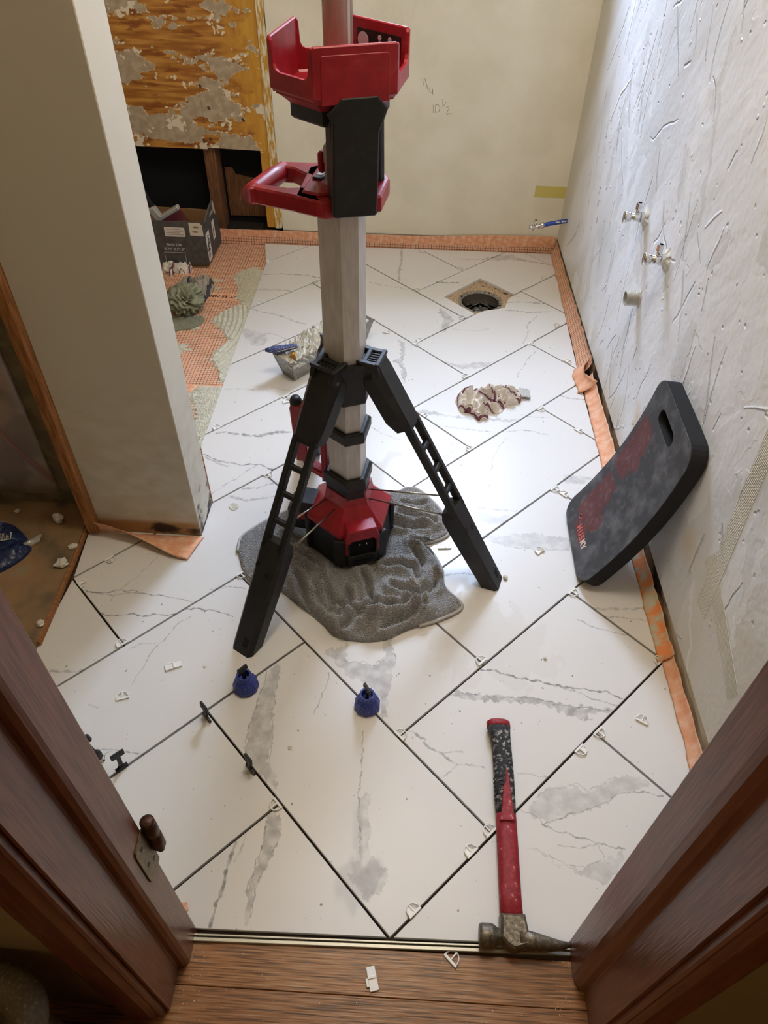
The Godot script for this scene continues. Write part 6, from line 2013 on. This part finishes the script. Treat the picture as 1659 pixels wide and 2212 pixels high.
func drain() -> void:
	var c := Vector3(0.235, 0, -2.088)
	var t := thing("floor_drain", "round black floor drain in a rough square cut-out of the tiles", "drain", c)
	var mb := MB.new()
	var nz := noise(1.0, FastNoiseLite.TYPE_SIMPLEX, 4, 510)
	# rough bed with orange membrane round the flange
	mb.smooth(true)
	var rings := []
	for r in [[0.17, -0.0112], [0.12, -0.0105], [0.098, -0.0085], [0.082, -0.006], [0.079, -0.012]]:
		var ring := PackedVector3Array()
		for k in 48:
			var a := -TAU * k / 48.0
			ring.append(Vector3(cos(a) * r[0], r[1] + 0.003 * nz.get_noise_2d(cos(a) * 20.0 * r[0] * 10.0, sin(a) * 200.0 * r[0]), sin(a) * r[0]))
		rings.append(ring)
	mb.loft(rings, true, false, false)
	part("mortar_bed", mb, tmat([[0.25, c8(128, 112, 84)], [0.45, c8(186, 176, 150)], [0.62, c8(206, 150, 104)], [0.8, c8(200, 190, 166)]], 0.9, Vector3(14, 14, 14), 0.03, 511, 0.1, 0.1), t)
	mb = MB.new()
	mb.smooth(true)
	mb.lathe(Transform3D(), [Vector2(0.083, -0.03), Vector2(0.083, -0.0075), Vector2(0.08, -0.006), Vector2(0.07, -0.007), Vector2(0.068, -0.012)], 40)
	part("flange", mb, tmat([[0.3, c8(92, 88, 80)], [0.55, c8(140, 132, 118)], [0.75, c8(186, 178, 158)]], 0.7, Vector3(9, 9, 9), 0.04, 512, 0.06, 0.1), t, "mortar-smeared flange")
	mb = MB.new()
	mb.smooth(true)
	mb.lathe(Transform3D(), [Vector2(0.0685, -0.012), Vector2(0.067, -0.034), Vector2(0.056, -0.037), Vector2(0.054, -0.058), Vector2(0.048, -0.06), Vector2(0.047, -0.14), Vector2(0.0, -0.14)], 40)
	part("pipe_bore", mb, mat(c8(30, 30, 31), 0.3), t)
	mb = MB.new()
	mb.smooth(true)
	mb.lathe(Transform3D(), [Vector2(0.0535, -0.0575), Vector2(0.0515, -0.0555), Vector2(0.0485, -0.0565), Vector2(0.0475, -0.06)], 40)
	part("pipe_collar", mb, mat(c8(122, 120, 114), 0.35), t)
	for a in [20.0, 110.0, 205.0, 300.0]:
		mb = MB.new()
		mb.lathe(Transform3D(Basis(), dir(a) * 0.074 + Vector3(0, -0.0072, 0)), [Vector2(0.005, 0), Vector2(0.005, 0.0012)], 10)
		part("bolt_hole", mb, M.dark, t)

# ---------- last bits ----------
func odds() -> void:
	# hinge on the left jamb
	var t := thing("door_hinge", "old brass-brown door hinge left on the left door jamb", "hinge")
	var px := Transform3D(Basis(Vector3(0, 0, -1), Vector3.UP, Vector3(1, 0, 0)), Vector3(-0.3175, 0, 0))
	var mb := MB.new()
	mb.prism(pv([0.004, 0.385, 0.004, 0.408, -0.001, 0.411, -0.028, 0.405, -0.031, 0.40, -0.031, 0.315, -0.028, 0.308, 0.0, 0.305, 0.003, 0.308]), px, 0.0, 0.0022, 0.0004)
	part("leaf", mb, tmat([[0.3, c8(112, 98, 74)], [0.7, c8(140, 126, 98)]], 0.45, Vector3(20, 20, 20), 0.03, 520, 0.02, 0.1, 0.5), t)
	for q in [[0.39, -0.017], [0.345, -0.02], [0.33, -0.006]]:
		mb = MB.new()
		mb.lathe(Transform3D(Basis(Vector3(0, -1, 0), Vector3(1, 0, 0), Vector3(0, 0, 1)), Vector3(-0.3153, q[0], -q[1])), [Vector2(0.0036, 0), Vector2(0.0034, 0.0005)], 12)
		part("screw", mb, mat(c8(66, 54, 40), 0.5, 0.6), t)
	var brown := tmat([[0.3, c8(56, 34, 26)], [0.7, c8(84, 54, 42)]], 0.42, Vector3(20, 20, 20), 0.03, 521, 0.02, 0.1, 0.5)
	for q in [[0.384, 0.412], [0.345, 0.378]]:
		mb = MB.new()
		mb.smooth(true)
		mb.lathe(Transform3D(Basis(), Vector3(-0.309, 0, -0.006)), [Vector2(0.0085, q[0]), Vector2(0.0092, q[0] + 0.001), Vector2(0.0092, q[1] - 0.001), Vector2(0.0085, q[1])], 18)
		part("knuckle", mb, brown, t)
	mb = MB.new()
	mb.smooth(true)
	mb.lathe(Transform3D(Basis(), Vector3(-0.309, 0, -0.006)), [Vector2(0.0035, 0.328), Vector2(0.005, 0.331), Vector2(0.005, 0.413), Vector2(0.0085, 0.414), Vector2(0.0092, 0.419), Vector2(0.006, 0.421)], 16)
	part("pin", mb, brown, t)
	# pencil sums on the back wall
	var pm := mat(c8(92, 86, 72), 0.8)
	var zz := -2.4895
	var sums := thing("pencil_note", "pencilled fraction one quarter high on the back wall", "writing")
	for st in [[-0.006, 0.605, 0.008, 0.566], [-0.014, 0.607, -0.011, 0.585], [0.012, 0.578, 0.013, 0.563, 0.023, 0.563, 0.022, 0.575, 0.024, 0.556]]:
		pencil_stroke(st, zz, pm, sums)
	sums = thing("pencil_note", "pencilled measurement ten and a half on the back wall", "writing")
	for st in [[0.028, 0.524, 0.03, 0.498], [0.036, 0.524, 0.037, 0.499, 0.049, 0.503, 0.052, 0.517, 0.045, 0.525, 0.036, 0.524], [0.06, 0.542, 0.061, 0.522], [0.062, 0.518, 0.073, 0.535], [0.074, 0.516, 0.083, 0.522, 0.084, 0.514, 0.076, 0.497, 0.079, 0.494, 0.092, 0.499]]:
		pencil_stroke(st, zz, pm, sums)
	mb = MB.new()
	mb.aabb(Vector3(0.433, 0.217, -2.4899), Vector3(0.5485, 0.259, -2.4893))
	solo("yellow_tape", mb, mat(c8(206, 190, 104), 0.6), "strip of yellow tape low on the back wall by the corner", "tape")
	# mesh drywall tape crossing on the right wall near the door
	var wmesh := func(label: String, z0: float, h0: float, z1: float, h1: float, wd: float) -> void:
		var a := Vector2(z0, h0); var b := Vector2(z1, h1)
		var d := (b - a).normalized(); var s := d.orthogonal() * wd / 2
		var m2 := MB.new()
		var pt := func(p: Vector2) -> Vector3: return Vector3(right_x(p.x) - 0.0006, p.y, p.x)
		var n := int(a.distance_to(b) / 0.004)
		for i in n:
			var c := a.lerp(b, float(i) / n)
			m2.tube([pt.call(c - s), pt.call(c + s)], 0.0005, 3)
		for k in 10:
			var o := s * (k / 4.5 - 1.0)
			m2.tube([pt.call(a + o), pt.call(b + o)], 0.0005, 3)
		var o2 := solo("mesh_tape", m2, mat(c8(216, 213, 198), 0.7), label, "tape", "mesh joint tape on the right wall")
		o2.set_meta("kind", "stuff")
	wmesh.call("yellowish mesh joint tape running up the right wall from its lower end", -0.558, 0.19, -0.61, 0.62, 0.045)
	wmesh.call("mesh joint tape slanting down the right wall towards the right jamb", -0.61, 0.29, -0.36, 0.2, 0.045)
	# dark plastic tub in the hall at the left
	t = thing("plastic_tub", "dusty dark plastic tub with a slot in its rim at the lower left corner", "tub", Vector3(-0.487, -0.006, 0.232))
	var dm := tmat([[0.3, c8(78, 70, 58)], [0.6, c8(92, 83, 70)], [0.8, c8(108, 98, 84)], [0.93, c8(190, 180, 160)]], 0.5, Vector3(10, 10, 10), 0.06, 530, 0.05, 0.2)
	mb = MB.new()
	mb.smooth(true)
	var tub := []
	for q in [[0.08, 0.06, 0.0], [0.082, 0.072, 0.01], [0.088, 0.08, 0.31], [0.1, 0.095, 0.325], [0.102, 0.098, 0.35], [0.094, 0.09, 0.362], [0.07, 0.066, 0.362], [0.062, 0.058, 0.35], [0.055, 0.05, 0.05]]:
		var ring := PackedVector3Array()
		for k in 32:
			var a := -TAU * k / 32.0
			var ca := cos(a); var sa := sin(a)
			ring.append(Vector3(signf(ca) * pow(absf(ca), 0.6) * q[0], q[2], signf(sa) * pow(absf(sa), 0.6) * q[1]))
		tub.append(ring)
	mb.loft(tub)
	part("shell", mb, dm, t)
	mb = MB.new()
	mb.box(Transform3D(Basis(), Vector3(-0.005, 0.3625, -0.08)), Vector3(0.04, 0.001, 0.014))
	part("slot", mb, M.dark, t)
	# chips and dust
	for q in [["thin pale mortar scrap on the tile right of the stub wall's foot", -0.448, -0.968, 0.012, 0.002], ["mortar crumb on the tile between the tripod and the kneeling pad", 0.335, -0.868, 0.006, 0.005], ["glue drop on the tile between the blue caps", -0.21, -0.318, 0.004, 0.002], ["grey grit crumb on the tile left of the blue caps", -0.415, -0.49, 0.004, 0.002], ["dark grit crumb on the tile right of the towel's near edge", 0.31, -0.555, 0.004, 0.003], ["mortar crumb at the foot of the right tripod leg", 0.238, -0.775, 0.006, 0.006]]:
		crumb(q[0], "mortar crumb", Vector3(q[1], 0.0, q[2]), q[3], q[4], "mortar_crumb", M.mortar)
	mb = MB.new()
	for i in 260:
		var p := Vector3(rng.randf_range(-0.33, 0.29), -0.0058, rng.randf_range(0.013, 0.2))
		if i < 90: p = Vector3((rng.randf_range(-0.33, -0.28) if i % 2 else rng.randf_range(0.26, 0.29)), -0.0058, rng.randf_range(0.013, 0.11))
		var s := rng.randf_range(0.0003, 0.0009)
		mb.box(Transform3D(Basis(Vector3.UP, rng.randf() * 3.0), p), Vector3(s * 1.6, s, s), 0.0)
	var du := solo("plaster_dust", mb, M.plaster, "white dust and plaster specks scattered over the wooden hall floor", "dust")
	du.set_meta("kind", "stuff")

func pencil_stroke(st: Array, z: float, m: Material, parent: Node3D) -> void:
	var mb := MB.new()
	var pts := []
	for i in range(0, st.size(), 2): pts.append(Vector3(st[i], st[i + 1], z))
	mb.tube(pts, 0.0006, 4)
	part("pencil_stroke", mb, m, parent)

func veins() -> void:
	band(0.30, [-278, -495, -257, -504, -255, -463, -255, -424, -254, -376, -246, -336, -247, -286, -234, -271, -221, -238, -238, -250, -275, -278, -295, -314, -296, -346, -294, -383, -287, -436, -283, -469])
	vein(1.6, 0.45, [-283, -487, -282, -462, -287, -436, -295, -383, -298, -353, -298, -324])
	vein(1.2, 0.40, [-258, -497, -256, -460, -256, -427, -255, -382, -245, -336, -247, -289, -246, -282])
	band(0.36, [-232, -196, -218, -199, -205, -175, -203, -153, -207, -135, -217, -103, -226, -83, -232, -56, -232, -7, -242, -5, -244, -43, -245, -69, -239, -92, -233, -123, -231, -157, -232, -179])
	vein(1.5, 0.50, [-233, -184, -230, -157, -233, -123, -239, -92, -246, -69, -247, -60])
	vein(1.5, 0.45, [-205, -175, -204, -153, -217, -105, -226, -83, -232, -56, -233, -20])
	vein(4.5, 0.45, [-280, -138, -286, -115, -287, -79, -290, -45, -293, -22, -295, -2])
	vein(2.6, 0.20, [-265, -153, -271, -123, -276, -105])
	vein(2.3, 0.35, [-70, -363, -69, -309, -67, -281, -69, -236, -64, -191, -60, -148])
	vein(2.0, 0.30, [-152, -492, -156, -451, -165, -422, -171, -391])
	band(0.22, [-68, -225, -50, -243, -47, -198, -43, -129, -28, -119, -10, -105, -15, -70, -43, -57, -75, -89, -70, -112, -57, -123, -64, -180])
	band(0.30, [-166, -545, -124, -563, -115, -580, -121, -544, -112, -517, -88, -522, -61, -514, -42, -529, -35, -541, -44, -568, -42, -596, -25, -593, -21, -562, -11, -535, -18, -508, -18, -467, -25, -441, -26, -396, -37, -395, -38, -423, -54, -457, -81, -478, -108, -483, -126, -505, -151, -526])
	vein(1.3, 0.35, [-166, -541, -125, -532, -116, -521, -88, -524, -61, -516, -44, -529])
	vein(1.3, 0.35, [-42, -588, -21, -562, -11, -533, -18, -508])
	vein(3.2, 0.55, [165, -521, 200, -518, 249, -504, 306, -496, 365, -486, 426, -482, 460, -469])
	vein(2.2, 0.30, [317, -492, 361, -481, 402, -461, 447, -452])
	band(0.42, [102, -454, 113, -468, 149, -461, 197, -459, 262, -461, 309, -453, 352, -444, 400, -445, 437, -440, 423, -433, 377, -428, 392, -418, 368, -416, 330, -429, 300, -441, 252, -447, 180, -445, 132, -446])
	vein(1.6, 0.50, [113, -466, 149, -458, 197, -456, 262, -459, 309, -450, 352, -443, 437, -440])
	vein(3.0, 0.35, [16, -370, 38, -362, 55, -353, 49, -345, 65, -335, 88, -323, 114, -304])
	vein(2.5, 0.25, [88, -325, 129, -331])
	vein(2.5, 0.25, [114, -304, 166, -303])
	vein(2.5, 0.22, [114, -304, 87, -281])
	vein(2.0, 0.20, [229, -294, 288, -291])
	vein(2.0, 0.40, [230, -225, 251, -219, 261, -212, 267, -199, 294, -190, 342, -179, 368, -170, 412, -166])
	vein(2.0, 0.38, [267, -199, 312, -219, 361, -236, 395, -249, 412, -267, 465, -273, 499, -266])
	vein(1.5, 0.30, [261, -248, 281, -268, 311, -270, 342, -283, 358, -269, 385, -278, 407, -298])
	band(0.20, [241, -225, 281, -268, 333, -275, 361, -265, 418, -299, 470, -298, 474, -283, 412, -265, 379, -241, 319, -219, 275, -206, 251, -215])
	band(0.20, [235, -156, 269, -154, 287, -126, 328, -128, 363, -140, 386, -151, 408, -162, 391, -126, 361, -105, 333, -116, 297, -127, 268, -144])
	vein(1.5, 0.30, [291, -166, 326, -164, 361, -170, 372, -150, 334, -129, 301, -133, 275, -145])
	vein(2.3, 0.30, [393, -663, 434, -644, 501, -629])
	vein(4.7, 0.22, [434, -698, 487, -699, 551, -706])
	vein(2.4, 0.25, [457, -678, 552, -670])
	vein(2.1, 0.50, [-734, -676, -708, -668, -672, -676, -657, -681, -622, -681, -587, -675, -554, -671, -520, -667, -494, -663, -479, -654])
	vein(1.7, 0.40, [-695, -666, -669, -666, -633, -676, -603, -674])
	vein(2.5, 0.55, [-685, -617, -663, -609, -638, -609, -609, -616, -582, -612, -559, -619, -529, -616, -509, -623])
	vein(2.5, 0.45, [-493, -635, -469, -639, -446, -638, -437, -639, -410, -635, -382, -621])
	vein(1.7, 0.25, [-596, -827, -598, -786, -611, -758, -625, -727, -647, -700, -667, -670, -669, -646])
	vein(1.6, 0.38, [-476, -619, -499, -595, -508, -571, -525, -541, -538, -522, -541, -491, -550, -459, -555, -439])
	vein(2.0, 0.20, [-587, -525, -561, -539, -531, -541])
	vein(4.9, 0.25, [-736, -460, -713, -461, -695, -460, -669, -464])
	vein(1.9, 0.35, [-581, -296, -556, -296, -539, -293, -506, -292, -484, -293])
	vein(1.9, 0.25, [-563, -283, -549, -292])
	vein(2.0, 0.20, [-629, -389, -606, -381])
	vein(2.9, 0.35, [-443, -697, -406, -706, -367, -706])
	vein(4.6, 0.42, [-597, -2217, -550, -2218, -517, -2226, -471, -2220, -422, -2224, -391, -2211, -358, -2205])
	vein(7.6, 0.20, [-594, -2099, -541, -2099, -512, -2101, -463, -2096])
	vein(5.3, 0.25, [-584, -1955, -548, -1945, -504, -1930, -455, -1912, -424, -1889, -377, -1871])
	band(0.22, [-594, -1824, -577, -1830, -538, -1812, -509, -1798, -495, -1766, -498, -1734, -513, -1721, -541, -1731, -566, -1769, -589, -1800])
	vein(2.2, 0.25, [-509, -1798, -491, -1767, -502, -1730, -540, -1727])
	vein(2.8, 0.30, [-518, -1801, -483, -1804, -454, -1786, -424, -1764])
	vein(3.1, 0.20, [-579, -1475, -528, -1479, -479, -1479, -429, -1493, -379, -1483])
	vein(7.6, 0.40, [-557, -1262, -532, -1267, -501, -1263, -467, -1259, -440, -1256, -412, -1269, -384, -1280, -345, -1283])
	vein(3.6, 0.48, [-574, -1169, -548, -1152, -521, -1143, -491, -1137, -461, -1131, -433, -1136, -408, -1135, -373, -1118])
	vein(3.7, 0.25, [-568, -1161, -534, -1137, -495, -1123])
	vein(2.2, 0.25, [-418, -1131, -436, -1111, -464, -1073, -487, -1051, -514, -1014])
	vein(4.4, 0.25, [-439, -1036, -409, -1041, -377, -1058, -351, -1070])
	vein(6.0, 0.22, [-464, -1008, -428, -995, -395, -1000, -346, -1016])
	vein(7.5, 0.25, [-69, -2472, -63, -2369, -71, -2283, -66, -2213])
	vein(3.6, 0.25, [-176, -2186, -119, -2163, -64, -2156, -36, -2141])
	vein(4.7, 0.35, [167, -2402, 261, -2409, 322, -2446, 368, -2431, 448, -2406, 521, -2381])
	band(0.25, [272, -2398, 322, -2446, 376, -2455, 420, -2423, 510, -2387, 447, -2400, 367, -2412])
	vein(5.9, 0.45, [74, -2207, 119, -2203, 158, -2208])
	vein(4.3, 0.40, [316, -2077, 397, -2084, 429, -2081, 466, -2079])
	vein(4.2, 0.35, [318, -2025, 370, -2019, 422, -2013, 482, -2026])
	band(0.32, [85, -2027, 106, -1998, 126, -1959, 136, -1930, 120, -1909, 105, -1859, 89, -1868, 100, -1937, 82, -1986])
	vein(2.7, 0.25, [431, -1993, 388, -1920, 391, -1891, 368, -1805])
	vein(3.3, 0.15, [130, -1881, 206, -1872, 258, -1891])
	band(0.36, [-56, -1800, -35, -1783, -30, -1703, -36, -1660, -20, -1611, -23, -1546, -33, -1569, -39, -1626, -50, -1650, -70, -1670, -46, -1685, -43, -1738])
	band(0.22, [94, -1674, 151, -1665, 200, -1682, 257, -1682, 222, -1650, 160, -1641, 122, -1655])
	vein(2.5, 0.25, [406, -1763, 375, -1717, 352, -1664, 328, -1604])
	band(0.32, [19, -1411, 65, -1411, 102, -1395, 157, -1391, 248, -1390, 320, -1385, 292, -1375, 229, -1378, 156, -1380, 93, -1390, 29, -1397])
	vein(2.8, 0.30, [74, -1342, 128, -1338, 182, -1331, 226, -1324, 253, -1322])
	vein(2.9, 0.28, [280, -1331, 325, -1338, 360, -1334, 399, -1322])
	vein(2.9, 0.25, [340, -1405, 390, -1404, 413, -1410])
	vein(2.8, 0.25, [-116, -1324, -90, -1298, -58, -1283, -31, -1271])
	vein(2.1, 0.20, [278, -1300, 253, -1257, 234, -1215, 227, -1163, 212, -1125, 214, -1089])
	vein(2.5, 0.28, [158, -1003, 206, -1004, 286, -1003])
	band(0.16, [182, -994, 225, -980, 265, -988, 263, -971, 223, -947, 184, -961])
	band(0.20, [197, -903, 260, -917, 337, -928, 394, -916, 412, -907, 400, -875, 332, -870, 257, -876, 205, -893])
	vein(2.4, 0.25, [205, -893, 257, -876, 332, -873, 404, -875])
	vein(4.2, 0.40, [97, -774, 141, -784, 163, -781])
	band(0.20, [423, -1152, 464, -1149, 501, -1145, 480, -1119, 423, -1118])
	vein(4.3, 0.30, [458, -1517, 489, -1503, 526, -1502])
	vein(2.2, 0.20, [92, -1199, 127, -1234, 153, -1250])
	vein(2.2, 0.20, [110, -1274, 135, -1242, 126, -1208])
